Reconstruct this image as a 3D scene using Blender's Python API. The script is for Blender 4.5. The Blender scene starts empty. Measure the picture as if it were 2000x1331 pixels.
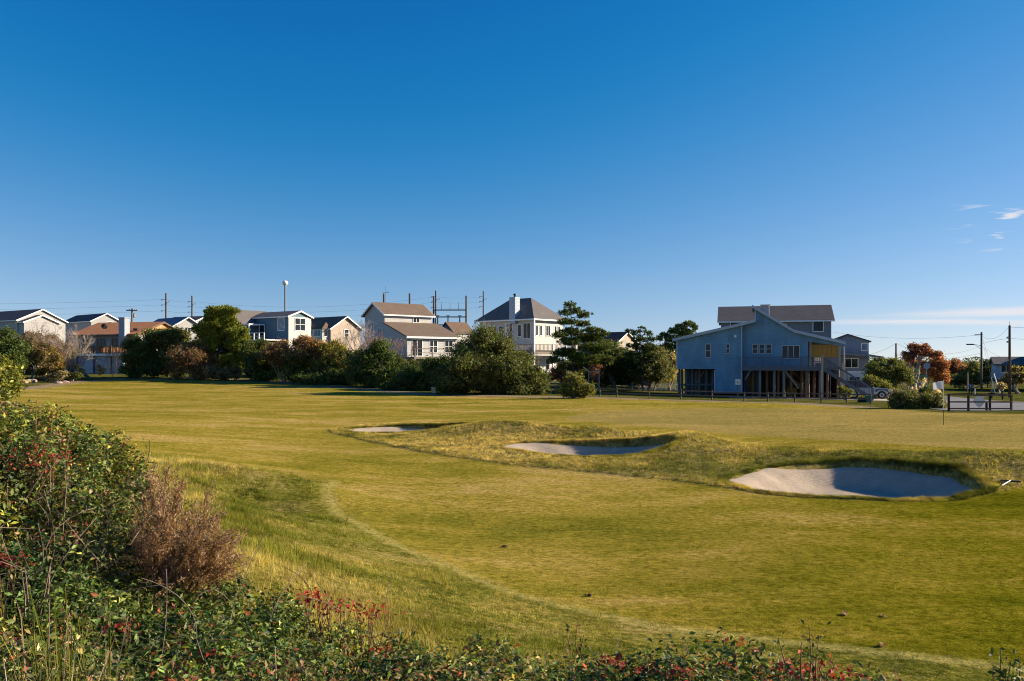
import bpy, math, random
import numpy as np
from mathutils import Vector
random.seed(7)
rng = np.random.default_rng(11)
R = math.radians
scene = bpy.context.scene
col = scene.collection

# ------------------------------------------------------------------ camera, sky, sun, exposure
H = 3.2; F = 1556.0; HOR = 706.0          # eye height, focal length in photo pixels, horizon row
cam_d = bpy.data.cameras.new('camera'); cam_d.sensor_width = 36.0; cam_d.lens = F*36.0/2000.0
cam_d.shift_y = (HOR-665.5)/2000.0; cam_d.clip_end = 9000.0; cam_d.clip_start = 0.05
cam = bpy.data.objects.new('camera', cam_d); col.objects.link(cam)
cam.location = (0, 0, H); cam.rotation_euler = (R(90), 0, 0); scene.camera = cam

SUN_EL, SUN_AZ = R(21.0), R(9.0)         # azimuth measured from +X towards +Y
SV = Vector((math.cos(SUN_EL)*math.cos(SUN_AZ), math.cos(SUN_EL)*math.sin(SUN_AZ), math.sin(SUN_EL)))
SKY_R, SKY_G, SKY_B = (1.58, 1.45), (0.56, 1.12), 1.86
w = bpy.data.worlds.new('World'); scene.world = w; w.use_nodes = True
nt = w.node_tree; nt.nodes.clear()
def wn(t, **k):
    n = nt.nodes.new(t)
    for a, b in k.items(): setattr(n, a, b)
    return n
sky = wn('ShaderNodeTexSky', sky_type='NISHITA', sun_disc=False)
sky.sun_elevation = SUN_EL; sky.sun_rotation = R(90)-SUN_AZ
sky.altitude = 0; sky.air_density = 1.0; sky.dust_density = 0.0; sky.ozone_density = 1.0
tc = wn('ShaderNodeTexCoord')
sep = wn('ShaderNodeSeparateXYZ'); nt.links.new(tc.outputs['Generated'], sep.inputs[0])
def wmath(op, a, b=None, c=None, clamp=False):
    n = wn('ShaderNodeMath', operation=op, use_clamp=clamp)
    for i, v in enumerate((a, b, c)):
        if v is None: continue
        if isinstance(v, (int, float)): n.inputs[i].default_value = v
        else: nt.links.new(v, n.inputs[i])
    return n.outputs[0]
def wramp(v, a, b):
    n = wn('ShaderNodeMapRange', interpolation_type='SMOOTHSTEP')
    nt.links.new(v, n.inputs[0]); n.inputs[1].default_value = a; n.inputs[2].default_value = b
    return n.outputs[0]
# clear dry autumn air: look a little above the horizon's dust, then a uniform colour balance of the whole sky
vc = wn('ShaderNodeCombineXYZ'); nt.links.new(sep.outputs[0], vc.inputs[0]); nt.links.new(sep.outputs[1], vc.inputs[1])
nt.links.new(wmath('ADD', wmath('MULTIPLY', wmath('MAXIMUM', sep.outputs[2], 0.0), 0.95), 0.055), vc.inputs[2])
vn = wn('ShaderNodeVectorMath', operation='NORMALIZE'); nt.links.new(vc.outputs[0], vn.inputs[0]); nt.links.new(vn.outputs[0], sky.inputs[0])
sc_ = wn('ShaderNodeSeparateColor'); nt.links.new(sky.outputs[0], sc_.inputs[0]); hs = wn('ShaderNodeCombineColor')
def soft(v, off, gain):          # smooth toe instead of a hard clip
    d = wmath('SUBTRACT', v, off); return wmath('MULTIPLY', wmath('ADD', d, wmath('SQRT', wmath('ADD', wmath('MULTIPLY', d, d), 0.09))), gain*0.5)
nt.links.new(soft(sc_.outputs[0], *SKY_R), hs.inputs[0]); nt.links.new(soft(sc_.outputs[1], *SKY_G), hs.inputs[1])
nt.links.new(wmath('MULTIPLY', wmath('POWER', sc_.outputs[2], 0.8), SKY_B), hs.inputs[2])
# thin high cloud: streaks in azimuth / elevation, present over the right-hand half of the sky
az = wmath('ARCTAN2', sep.outputs[0], sep.outputs[1])
el = wmath('ARCSINE', sep.outputs[2])
def wnoise(sx, sy, oz, detail, rough):
    cmb = wn('ShaderNodeCombineXYZ')
    nt.links.new(wmath('MULTIPLY', az, sx), cmb.inputs[0]); nt.links.new(wmath('MULTIPLY', el, sy), cmb.inputs[1])
    cmb.inputs[2].default_value = oz
    n = wn('ShaderNodeTexNoise'); n.inputs['Scale'].default_value = 1.0
    n.inputs['Detail'].default_value = detail; n.inputs['Roughness'].default_value = rough
    nt.links.new(cmb.outputs[0], n.inputs['Vector']); return n.outputs['Fac']
n1 = wnoise(3.5, 120.0, 4.2, 5.0, 0.6)
wob = wmath('MULTIPLY', wmath('SUBTRACT', wnoise(6.0, 10.0, 1.7, 3.0, 0.6), 0.5), 0.010)
slope = wmath('MULTIPLY', wmath('SUBTRACT', az, 0.5), 0.03)
elw = wmath('ADD', el, wob)
def band(c, hw, slo):
    d = wmath('SUBTRACT', wmath('SUBTRACT', elw, c), wmath('MULTIPLY', wmath('SUBTRACT', az, 0.5), slo))
    d = wmath('ABSOLUTE', d)
    n = wn('ShaderNodeMapRange', interpolation_type='SMOOTHSTEP'); nt.links.new(d, n.inputs[0])
    n.inputs[1].default_value = hw; n.inputs[2].default_value = hw*0.15; return n.outputs[0]
b1 = wmath('MULTIPLY', band(0.0515, 0.0075, 0.035), wramp(az, 0.38, 0.56))
b2 = wmath('MULTIPLY', band(0.0425, 0.0050, -0.02), wramp(az, 0.33, 0.42))
streak = wmath('MULTIPLY', wmath('MAXIMUM', b1, b2), wmath('ADD', 0.45, wmath('MULTIPLY', wramp(n1, 0.35, 0.65), 0.55)))
puffmask = wmath('MULTIPLY', wmath('MULTIPLY', wramp(el, 0.110, 0.135), wramp(el, 0.178, 0.160)), wramp(az, 0.49, 0.56))
puff = wmath('MULTIPLY', wramp(wnoise(26.0, 150.0, 9.3, 3.0, 0.55), 0.56, 0.70), puffmask)
clouds = wmath('MAXIMUM', wmath('MULTIPLY', streak, 0.80), wmath('MULTIPLY', puff, 0.8))
mixc = wn('ShaderNodeMix', data_type='RGBA'); nt.links.new(clouds, mixc.inputs[0])
nt.links.new(hs.outputs[0], mixc.inputs[6]); mixc.inputs[7].default_value = (8.8, 8.3, 8.4, 1)
bg = wn('ShaderNodeBackground'); bg.inputs['Strength'].default_value = 0.050
nt.links.new(mixc.outputs[2], bg.inputs['Color'])
wo = wn('ShaderNodeOutputWorld'); nt.links.new(bg.outputs[0], wo.inputs[0])

sun_d = bpy.data.lights.new('sun', 'SUN'); sun_d.energy = 5.0; sun_d.angle = R(0.53); sun_d.color = (1.0, 0.85, 0.64)
sun = bpy.data.objects.new('sun', sun_d); col.objects.link(sun)
sun.rotation_euler = (-SV).to_track_quat('-Z', 'Y').to_euler(); sun.location = (60, 10, 40)
scene.view_settings.view_transform = 'Standard'; scene.view_settings.look = 'None'
scene.view_settings.gamma = 1.0; scene.view_settings.exposure = 1.01
scene.render.engine = 'CYCLES'
scene.cycles.use_denoising = True; scene.cycles.filter_width = 1.05
scene.cycles.max_bounces = 6; scene.cycles.transparent_max_bounces = 8

# ------------------------------------------------------------------ helpers
def P(px, py, Y): return Vector(((px-1000.0)*Y/F, Y, H-(py-HOR)*Y/F))
def PX(px, Y): return (px-1000.0)*Y/F
def PZ(py, Y): return H-(py-HOR)*Y/F
def tag(o, label=None, cat=None, group=None, kind=None):
    if label: o['label'] = label
    if cat: o['category'] = cat
    if group: o['group'] = group
    if kind: o['kind'] = kind
    return o
def empty(name, loc, rz=0.0, label=None, cat=None, group=None):
    o = bpy.data.objects.new(name, None); col.objects.link(o); o.empty_display_size = 0.3
    o.location = loc; o.rotation_euler = (0, 0, rz); return tag(o, label, cat, group)
def link(name, me, mat=None, parent=None):
    o = bpy.data.objects.new(name, me); col.objects.link(o)
    if mat is not None and not me.materials: me.materials.append(mat)
    if parent is not None: o.parent = parent
    return o
class MB:
    """collects polygons in a local basis; build() links them as one mesh object"""
    def __init__(s, o=(0,0,0), u=(1,0,0), n=(0,1,0)):
        s.v = []; s.f = []; s.o = Vector(o); s.u = Vector(u); s.n = Vector(n); s.z = Vector((0,0,1))
    def T(s, p): return tuple(s.o + s.u*p[0] + s.n*p[1] + s.z*p[2])
    def add(s, pts, faces):
        b = len(s.v); s.v += [s.T(p) for p in pts]; s.f += [tuple(b+i for i in f) for f in faces]; return s
    def box(s, x0, x1, y0, y1, z0, z1):
        return s.add([(x0,y0,z0),(x1,y0,z0),(x1,y1,z0),(x0,y1,z0),(x0,y0,z1),(x1,y0,z1),(x1,y1,z1),(x0,y1,z1)],
                     [(0,3,2,1),(4,5,6,7),(0,1,5,4),(1,2,6,5),(2,3,7,6),(3,0,4,7)])
    def prism(s, prof, axis, a0, a1):
        """prof: 2D points (b,c) extruded along axis: 'x' -> (a,b,c), 'y' -> (b,a,c), 'z' -> (b,c,a)"""
        m = {'x': lambda a,b,c:(a,b,c), 'y': lambda a,b,c:(b,a,c), 'z': lambda a,b,c:(b,c,a)}[axis]
        k = len(prof); pts = [m(a0,*q) for q in prof] + [m(a1,*q) for q in prof]
        return s.add(pts, [tuple(range(k))[::-1], tuple(range(k,2*k))] + [(i,(i+1)%k,k+(i+1)%k,k+i) for i in range(k)])
    def tube(s, p, q, r0, r1=None, n=6):
        r1 = r0 if r1 is None else r1
        p = Vector(p); q = Vector(q); d = (q-p).normalized()
        a = d.cross(Vector((0,0,1))) if abs(d.z) < 0.95 else d.cross(Vector((1,0,0)))
        a.normalize(); b = d.cross(a); pts = []
        for c, r in ((p, r0), (q, r1)):
            for i in range(n):
                t = 2*math.pi*i/n; pts.append(tuple(c + a*(r*math.cos(t)) + b*(r*math.sin(t))))
        return s.add(pts, [(i,(i+1)%n,n+(i+1)%n,n+i) for i in range(n)] + [tuple(range(n))[::-1], tuple(range(n,2*n))])
    def bar(s, p, q, w, h):
        """rectangular bar from p to q, w wide sideways, h tall"""
        p = Vector(p); q = Vector(q); d = (q-p).normalized(); a = d.cross(Vector((0,0,1)))
        if a.length < 1e-4: a = Vector((1,0,0))
        a.normalize(); b = a.cross(d); pts = []
        for c in (p, q):
            for i, j in ((-1,-1),(1,-1),(1,1),(-1,1)): pts.append(tuple(c + a*(i*w/2) + b*(j*h/2)))
        return s.add(pts, [(0,1,5,4),(1,2,6,5),(2,3,7,6),(3,0,4,7),(0,3,2,1),(4,5,6,7)])
    def lathe(s, prof, n=16, c=(0,0)):
        k = len(prof); pts = []
        for r, z in prof:
            for i in range(n): t = 2*math.pi*i/n; pts.append((c[0]+r*math.cos(t), c[1]+r*math.sin(t), z))
        fs = [(j*n+i, j*n+(i+1)%n, (j+1)*n+(i+1)%n, (j+1)*n+i) for j in range(k-1) for i in range(n)]
        return s.add(pts, fs + [tuple(range(n))[::-1], tuple(range((k-1)*n, k*n))])
    def mesh(s, name, smooth=False):
        me = bpy.data.meshes.new(name); me.from_pydata(s.v, [], s.f); me.update()
        if smooth: me.polygons.foreach_set('use_smooth', [True]*len(me.polygons))
        return me
    def build(s, name, mat, parent=None, smooth=False): return link(name, s.mesh(name, smooth), mat, parent)

def big_mesh(name, V, faces_n, idx, mat, cols=None, parent=None, smooth=False):
    """numpy mesh: V (n,3), faces all with faces_n corners, idx flat"""
    me = bpy.data.meshes.new(name); nf = len(idx)//faces_n
    me.vertices.add(len(V)); me.vertices.foreach_set('co', np.ascontiguousarray(V, dtype=np.float32).ravel())
    me.loops.add(len(idx)); me.loops.foreach_set('vertex_index', np.ascontiguousarray(idx, dtype=np.int32))
    me.polygons.add(nf); me.polygons.foreach_set('loop_start', np.arange(0, nf*faces_n, faces_n, dtype=np.int32))
    me.polygons.foreach_set('loop_total', np.full(nf, faces_n, dtype=np.int32))
    if smooth: me.polygons.foreach_set('use_smooth', np.ones(nf, dtype=bool))
    me.update(calc_edges=True)
    if cols is not None:
        a = me.color_attributes.new('col', 'FLOAT_COLOR', 'POINT')
        c4 = np.ones((len(V), 4), dtype=np.float32); c4[:, :3] = cols; a.data.foreach_set('color', c4.ravel())
    return link(name, me, mat, parent)

# ------------------------------------------------------------------ materials
MATS = {}
class NT:
    def __init__(s, name):
        s.m = bpy.data.materials.new(name); s.m.use_nodes = True; s.t = s.m.node_tree; s.t.nodes.clear()
        s.out = s.n('ShaderNodeOutputMaterial')
    def n(s, t, ins=None, **k):
        x = s.t.nodes.new(t)
        for a, b in k.items(): setattr(x, a, b)
        for a, b in (ins or {}).items(): s.set(x.inputs[a], b)
        return x
    def set(s, sock, v):
        if hasattr(v, 'is_output') or isinstance(v, bpy.types.NodeSocket): s.t.links.new(v, sock)
        else: sock.default_value = v
    def co(s): return s.n('ShaderNodeTexCoord').outputs['Object']
    def noise(s, vec, scale, detail=4, rough=0.55, dist=0.0):
        return s.n('ShaderNodeTexNoise', {'Vector': vec, 'Scale': scale, 'Detail': detail, 'Roughness': rough, 'Distortion': dist}).outputs['Fac']
    def mapv(s, vec, sc): return s.n('ShaderNodeMapping', {'Vector': vec, 'Scale': sc}).outputs[0]
    def ramp(s, fac, stops):
        r = s.n('ShaderNodeValToRGB', {'Fac': fac}); e = r.color_ramp.elements
        while len(e) < len(stops): e.new(0.5)
        for el, (p, c) in zip(e, stops): el.position = p; el.color = (*c, 1)
        return r.outputs[0]
    def mix(s, fac, a, b, blend='MIX'):
        x = s.n('ShaderNodeMix', data_type='RGBA', blend_type=blend)
        s.set(x.inputs[0], fac)
        for i, v in ((6, a), (7, b)): s.set(x.inputs[i], v if not (isinstance(v, tuple) and len(v) == 3) else (*v, 1))
        return x.outputs[2]
    def math(s, op, a, b=0.0, clamp=False):
        x = s.n('ShaderNodeMath', operation=op, use_clamp=clamp); s.set(x.inputs[0], a); s.set(x.inputs[1], b); return x.outputs[0]
    def sstep(s, v, a, b):
        x = s.n('ShaderNodeMapRange', {0: v, 1: a, 2: b}, interpolation_type='SMOOTHSTEP'); return x.outputs[0]
    def bump(s, h, strength=0.3, dist=0.02):
        return s.n('ShaderNodeBump', {'Height': h, 'Strength': strength, 'Distance': dist}).outputs[0]
    def principled(s, color, rough=0.6, normal=None, metallic=0.0, spec=0.5):
        b = s.n('ShaderNodeBsdfPrincipled', {'Roughness': rough, 'Metallic': metallic, 'Specular IOR Level': spec})
        s.set(b.inputs['Base Color'], (*color, 1) if isinstance(color, tuple) and len(color) == 3 else color)
        if normal is not None: s.set(b.inputs['Normal'], normal)
        return b.outputs[0]
    def done(s, sh): s.t.links.new(sh, s.out.inputs[0]); MATS[s.m.name] = s.m; return s.m

def m_plain(name, c, rough=0.6, metallic=0.0, var=0.15, scale=3.0, spec=0.4):
    t = NT(name); co = t.co(); f = t.noise(co, scale, 5, 0.6)
    d = tuple(x*(1-var) for x in c); l = tuple(min(1, x*(1+var)) for x in c)
    return t.done(t.principled(t.ramp(f, [(0.3, d), (0.7, l)]), rough, t.bump(f, 0.1, 0.01), metallic, spec))
def m_siding(name, c, lap=0.16, var=0.10):
    t = NT(name); co = t.co(); sp = t.n('ShaderNodeSeparateXYZ', {0: co}).outputs[2]
    fr = t.math('FRACT', t.math('MULTIPLY', sp, 1.0/lap))
    f = t.noise(t.mapv(co, (0.6, 0.6, 0.25)), 1.6, 6, 0.65)
    g = t.noise(t.mapv(co, (0.5, 0.5, 6.0)), 2.0, 3, 0.6)
    d = tuple(x*(1-var*1.6) for x in c); l = tuple(min(1, x*(1+var)) for x in c)
    cc = t.mix(t.math('MULTIPLY', g, 0.35), t.ramp(f, [(0.3, d), (0.7, l)]), tuple(x*0.85 for x in c))
    cc = t.mix(t.math('MULTIPLY', t.sstep(fr, 0.10, 0.0), 0.55), cc, tuple(x*0.45 for x in c))
    return t.done(t.principled(cc, 0.6, t.bump(t.math('SUBTRACT', 1.0, fr), 0.6, 0.02), 0, 0.3))
def m_shingle(name, c, var=0.25):
    t = NT(name); co = t.co()
    b = t.n('ShaderNodeTexBrick', {'Vector': co, 'Scale': 1.0, 'Mortar Size': 0.012, 'Brick Width': 0.45, 'Row Height': 0.17,
            'Color1': (*c, 1), 'Color2': (*[x*(1-var) for x in c], 1), 'Mortar': (*[x*0.5 for x in c], 1)})
    f = t.noise(co, 0.9, 6, 0.7); g = t.noise(co, 18.0, 2, 0.5)
    cc = t.mix(0.5, b.outputs[0], t.ramp(f, [(0.25, tuple(x*0.7 for x in c)), (0.75, tuple(min(1, x*1.35) for x in c))]))
    cc = t.mix(t.math('MULTIPLY', g, 0.4), cc, tuple(x*0.6 for x in c))
    return t.done(t.principled(cc, 0.85, t.bump(g, 0.4, 0.02), 0, 0.2))
def m_wood(name, c, var=0.3):
    t = NT(name); co = t.co(); f = t.noise(t.mapv(co, (2.0, 2.0, 9.0)), 1.5, 6, 0.7)
    g = t.noise(co, 0.8, 4, 0.6)
    cc = t.mix(g, t.ramp(f, [(0.25, tuple(x*(1-var) for x in c)), (0.75, tuple(x*(1+var) for x in c))]), tuple(x*0.75 for x in c))
    return t.done(t.principled(cc, 0.8, t.bump(f, 0.3, 0.01), 0, 0.2))
def m_glass(name, c=(0.012, 0.016, 0.022), rough=0.06):
    t = NT(name); co = t.co(); f = t.noise(co, 1.3, 2, 0.5)
    return t.done(t.principled(t.ramp(f, [(0.3, c), (0.8, tuple(x*2.2 for x in c))]), rough, t.bump(t.noise(co, 0.9, 1), 0.04, 0.05), 0, 0.22))
def m_veg(name, trans=0.25, rough=0.55, spec=0.25):
    t = NT(name); a = t.n('ShaderNodeAttribute', attribute_name='col').outputs['Color']
    f = t.noise(t.co(), 1.7, 3, 0.6)
    c = t.mix(t.math('MULTIPLY', t.sstep(f, 0.35, 0.75), 0.35), a, t.mix(1.0, a, (1.35, 1.2, 0.75), 'MULTIPLY'))
    b = t.principled(c, rough, None, 0, spec)
    tr = t.n('ShaderNodeBsdfTranslucent', {'Color': t.mix(1.0, c, (1.5, 1.5, 0.7), 'MULTIPLY')}).outputs[0]
    mx = t.n('ShaderNodeMixShader', {0: trans}); t.t.links.new(b, mx.inputs[1]); t.t.links.new(tr, mx.inputs[2])
    return t.done(mx.outputs[0])
m_veg('leaf', 0.38); m_veg('glossy_leaf', 0.28, 0.5, 0.25); m_veg('needle', 0.15, 0.6, 0.2); m_veg('blade', 0.3, 0.9, 0.02)
m_veg('twig', 0.0, 0.85, 0.1)
m_wood('bark', (0.10, 0.08, 0.06)); m_wood('bark_pale', (0.28, 0.24, 0.20)); m_wood('pole_wood', (0.11, 0.075, 0.05), 0.35)
m_wood('pole_grey', (0.17, 0.14, 0.115)); m_wood('deck_wood', (0.16, 0.12, 0.09)); m_wood('weathered', (0.24, 0.21, 0.18))
m_wood('grey_rail', (0.13, 0.14, 0.155)); m_wood('gate_wood', (0.045, 0.034, 0.03)); m_wood('stair_wood', (0.22, 0.14, 0.085))
m_wood('orange_wood', (0.42, 0.19, 0.07)); m_wood('shade_slat', (0.55, 0.27, 0.035), 0.25); m_wood('pale_post', (0.45, 0.36, 0.27))
m_siding('blue_siding', (0.16, 0.30, 0.40), 0.16, 0.20); m_siding('teal_siding', (0.09, 0.17, 0.21)); m_siding('white_siding', (0.46, 0.45, 0.44), 0.2, 0.05)
m_siding('offwhite_siding', (0.36, 0.35, 0.345), 0.2, 0.07); m_siding('cream_siding', (0.55, 0.52, 0.47), 0.2, 0.05); m_siding('grey_siding', (0.20, 0.205, 0.23)); m_siding('navy_siding', (0.06, 0.10, 0.17))
m_siding('tan_siding', (0.40, 0.315, 0.245), 0.2, 0.08); m_siding('green_siding', (0.13, 0.30, 0.20), 0.2); m_siding('pale_blue_siding', (0.38, 0.45, 0.52), 0.2)
m_siding('orange_siding', (0.55, 0.28, 0.12), 0.25); m_siding('brown_siding', (0.30, 0.27, 0.25), 0.2); m_siding('slate_siding', (0.17, 0.22, 0.30), 0.18)
m_shingle('roof_grey', (0.165, 0.145, 0.135)); m_shingle('roof_dark', (0.09, 0.085, 0.085)); m_shingle('roof_brown', (0.20, 0.145, 0.105))
m_shingle('roof_rust', (0.55, 0.235, 0.10)); m_shingle('roof_tan', (0.19, 0.125, 0.085)); m_shingle('roof_red', (0.20, 0.09, 0.065)); m_shingle('roof_bluegrey', (0.17, 0.20, 0.24))
m_plain('white_paint', (0.78, 0.77, 0.74), 0.5, 0, 0.05); m_plain('trim_grey', (0.42, 0.46, 0.50), 0.5, 0, 0.08); m_plain('trim_dark', (0.06, 0.06, 0.065))
m_plain('concrete', (0.42, 0.38, 0.34), 0.9, 0, 0.2, 0.6); m_plain('metal', (0.30, 0.31, 0.32), 0.4, 0.8); m_plain('dark_metal', (0.03, 0.03, 0.035), 0.5, 0.3)
m_plain('wire', (0.02, 0.02, 0.022), 0.7); m_plain('tank_white', (0.72, 0.74, 0.76), 0.5, 0, 0.04); m_plain('tank_shaft', (0.24, 0.25, 0.27), 0.6)
m_plain('car_paint', (0.30, 0.37, 0.46), 0.25, 0.5, 0.04); m_plain('black_plastic', (0.015, 0.015, 0.017), 0.6); m_plain('tyre', (0.012, 0.012, 0.012), 0.9)
m_plain('camper_skin', (0.74, 0.72, 0.68), 0.4, 0, 0.05); m_plain('sign_metal', (0.26, 0.30, 0.36), 0.5, 0.3); m_plain('sign_green', (0.02, 0.22, 0.12), 0.5)
m_plain('sign_blue', (0.34, 0.40, 0.48), 0.5); m_plain('flag_cloth', (0.82, 0.80, 0.82), 0.8, 0, 0.04); m_plain('mailbox_blue', (0.10, 0.12, 0.28), 0.4)
m_plain('stone', (0.30, 0.27, 0.24), 0.9, 0, 0.3, 6); m_plain('chim_grey', (0.30, 0.33, 0.38), 0.7); m_plain('dirt', (0.14, 0.095, 0.06), 1.0, 0, 0.4, 9)
m_plain('yellow_box', (0.50, 0.42, 0.22), 0.7); m_plain('stucco', (0.42, 0.44, 0.50), 0.9, 0, 0.1, 1.0); m_plain('green_plastic', (0.03, 0.16, 0.10), 0.5)
m_plain('lamp_cover', (0.6, 0.6, 0.58), 0.4); m_plain('brick_red', (0.30, 0.14, 0.09), 0.9, 0, 0.25, 4)
m_glass('glass'); m_glass('glass_pale', (0.10, 0.14, 0.19), 0.12)
M = MATS

# ------------------------------------------------------------------ terrain
CP = [  # (x, y, z) control points of the land
 (0,0,1.55),(-3,0,1.75),(-7,0,2.0),(3,0,1.2),(6,0,0.6),(10,0,0.0),(-14,0,2.4),(0,-10,1.9),(-14,-10,2.4),(14,-10,0.4),(25,-5,-0.3),(-30,-5,2.0),
 (2,2.5,1.05),(4,3,0.55),(0,3,1.05),(-3,3,1.3),(-6,3,1.7),(-6.4,10,1.55),(-5.0,9,1.15),(-4,8,0.85),(-3,8,0.6),(-2.6,7,0.65),(-1,6,0.55),(0,6,0.5),
 (1.5,6,0.35),(3,6,0.08),(4.2,5.5,0.0),(6,6,-0.35),(8,7,-0.5),(0,9.5,-0.12),(2,9.2,-0.42),(-2.8,12,0.14),(-5.3,15,0.36),(-8,20,0.32),(-10.4,25,0.12),
 (-9,14,1.0),(-9,10,1.9),(-12,12,1.8),(-14,18,1.2),(-20,15,1.6),(-16,26,0.5),
 (0,12.7,-0.6),(6.3,9.8,-0.6),(-2,15.6,-0.55),(-4.6,19,-0.52),(-5.8,23,-0.35),(0,20,-0.6),(4,14,-0.62),(10,14,-0.62),(16,16,-0.6),(22,14,-0.6),(5,20,-0.62),(12,20.5,-0.6),(17,21.5,-0.5),
 (0,27,-0.5),(-5.4,28,-0.33),(-8.9,39.4,-0.35),(4.9,25.3,-0.55),(9,22,-0.6),(14.5,23.3,-0.45),(-13,33,-0.05),
 (-0.6,37,0.0),(6.4,33.4,0.0),(12.6,28.2,-0.08),(15.8,25.6,-0.15),(24,24,-0.2),(3,32,-0.3),(10.8,25,-0.45),(-4.5,40.5,-0.25),
 (21.4,39.5,0.0),(10,40,0.02),(12,48,0.12),(25,50,0.02),(40,45,0.0),(30,35,0.0),(0,46,-0.05),(-8,52,0.0),(-17,52,0.08),(-17,38,0.12),(-21,37,0.2),(-30,40,0.5),
 (0,70,0.1),(8,66,0.12),(-8,72,0.15),(-22.6,88,0.6),(-36,98,0.93),(-48,100,1.0),(-55,95,0.85),(-47,75,0.5),(-57,112,1.6),(-38,108,1.5),(-20,105,0.9),(-35,70,0.25),
 (0,100,0.5),(10,80,0.0),(20,80,-0.3),(30,80,-0.35),(34,56,0.0),(40,60,-0.1),(30,50.5,0.0),(50,72,-0.7),(45,95,-0.95),(60,95,-1.0),(62,120,-1.0),(30,120,-0.8),(80,60,-0.9),
 (0,140,0.4),(-60,140,1.7),(-60,180,1.6),(0,200,0.0),(60,200,-1.0),(-130,140,1.7),(130,140,-1.0),(-130,60,1.2),(130,60,-0.9),(-100,0,2),(100,0,-0.8)]
CP = np.array(CP, dtype=float)
def _phi(r2): return 0.5*r2*np.log(np.maximum(r2, 1e-9))
# distance-like coordinates squeeze the far field so near detail does not ring
def _warp(x, y):
    d = np.sqrt(x*x+y*y)+1e-6; k = 14*np.arcsinh(d/14)/d; return x*k, y*k
_cx, _cy = _warp(CP[:, 0], CP[:, 1])
def _K(x, y):
    return _phi((x[:, None]-_cx[None])**2+(y[:, None]-_cy[None])**2)
_n = len(CP); _A = np.zeros((_n+3, _n+3)); _A[:_n, :_n] = _K(_cx, _cy) + np.eye(_n)*4.0
_A[:_n, _n:] = np.c_[np.ones(_n), _cx, _cy]; _A[_n:, :_n] = _A[:_n, _n:].T
_w = np.linalg.solve(_A, np.r_[CP[:, 2], 0, 0, 0])
def base_h(x, y):
    x = np.asarray(x, float); y = np.asarray(y, float); sh = np.broadcast(x, y).shape
    x = np.broadcast_to(x, sh).ravel(); y = np.broadcast_to(y, sh).ravel(); out = np.empty(len(x))
    for i in range(0, len(x), 40000):
        a, b = _warp(x[i:i+40000], y[i:i+40000])
        out[i:i+40000] = _K(a, b) @ _w[:_n] + _w[_n] + _w[_n+1]*a + _w[_n+2]*b
    out = np.clip(out, -1.3, 2.6); d = np.hypot(x, y)
    t = np.clip((d-170)/160, 0, 1); t = t*t*(3-2*t)
    return (out*(1-t) + (-0.6)*t).reshape(sh)
def ground_at(px, py, fn=None):
    fn = fn or base_h; Y = np.exp(np.linspace(math.log(4), math.log(500), 700)); X = (px-1000)*Y/F
    d = (H-(py-HOR)*Y/F) - fn(X, Y); k = int(np.argmax(d < 0)) if (d < 0).any() else len(Y)-1
    return float(X[k]), float(Y[k])
def poly_world(pts): return np.array([ground_at(*p) for p in pts])
def seg_dist(x, y, poly, closed=False):
    d = np.full(np.shape(x), 1e9); n = len(poly)
    for i in range(n if closed else n-1):
        a = poly[i]; b = poly[(i+1) % n]; ab = b-a; L = ab@ab+1e-9
        t = np.clip(((x-a[0])*ab[0]+(y-a[1])*ab[1])/L, 0, 1)
        d = np.minimum(d, np.hypot(x-a[0]-t*ab[0], y-a[1]-t*ab[1]))
    return d
def inside(x, y, poly):
    r = np.zeros(np.shape(x), bool); n = len(poly)
    for i in range(n):
        a = poly[i]; b = poly[(i+1) % n]
        c = ((a[1] > y) != (b[1] > y)) & (x < (b[0]-a[0])*(y-a[1])/(b[1]-a[1]+1e-12)+a[0]); r ^= c
    return r
def smooth_poly(p, it=2):
    for _ in range(it):
        q = np.roll(p, -1, 0); p = np.stack([p*0.75+q*0.25, p*0.25+q*0.75], 1).reshape(-1, 2)
    return p
def sm(t): t = np.clip(t, 0, 1); return t*t*(3-2*t)
def vnoise(x, y, s, seed=0):
    """cheap smooth value noise"""
    x = np.asarray(x)/s; y = np.asarray(y)/s; xi = np.floor(x).astype(np.int64); yi = np.floor(y).astype(np.int64)
    fx = sm(x-xi); fy = sm(y-yi)
    def h(i, j):
        n = (i*374761393 + j*668265263 + seed*1442695041) & 0x7fffffff
        n = ((n ^ (n >> 13))*1274126177) & 0x7fffffff
        return ((n ^ (n >> 16)) & 0xffff)/65535.0
    return (h(xi, yi)*(1-fx)+h(xi+1, yi)*fx)*(1-fy)+(h(xi, yi+1)*(1-fx)+h(xi+1, yi+1)*fx)*fy

ROUGH = smooth_poly(np.array([(-9.3,39.6),(-7.2,36.5),(-4.4,32.0),(-1.5,29.0),(1.8,27.0),(4.9,25.2),(6.6,23.2),(9.0,21.7),(11.8,21.5),(14.3,22.6),(16.6,23.6),(22,23.0),
                              (22,25.2),(16.2,26.0),(12.9,28.6),(9.5,31.0),(6.6,33.8),(3.6,35.8),(1.2,37.2),(-0.6,38.4),(-2.2,40.5),(-3.4,43.2),(-6.5,43.8),(-9.0,42.0)]))
LINE = np.array([(-5.3,23.6),(-5.0,21.4),(-4.2,19.2),(-2.0,15.6),(0,12.9),(2.2,11.3),(6.3,9.9),(9,9.4),(14,9.2)])      # edge of the mown turf below the dune
DUNE = np.array([(14,-12),(14,9.2),(9,9.4),(6.3,9.9),(2.2,11.3),(0,12.9),(-2.0,15.6),(-4.2,19.2),(-5.0,21.4),(-5.3,23.6),(-7.5,24.5),(-9.5,23.6),(-12,25),(-16,30),(-26,34),(-60,40),(-60,-12)])
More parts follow.
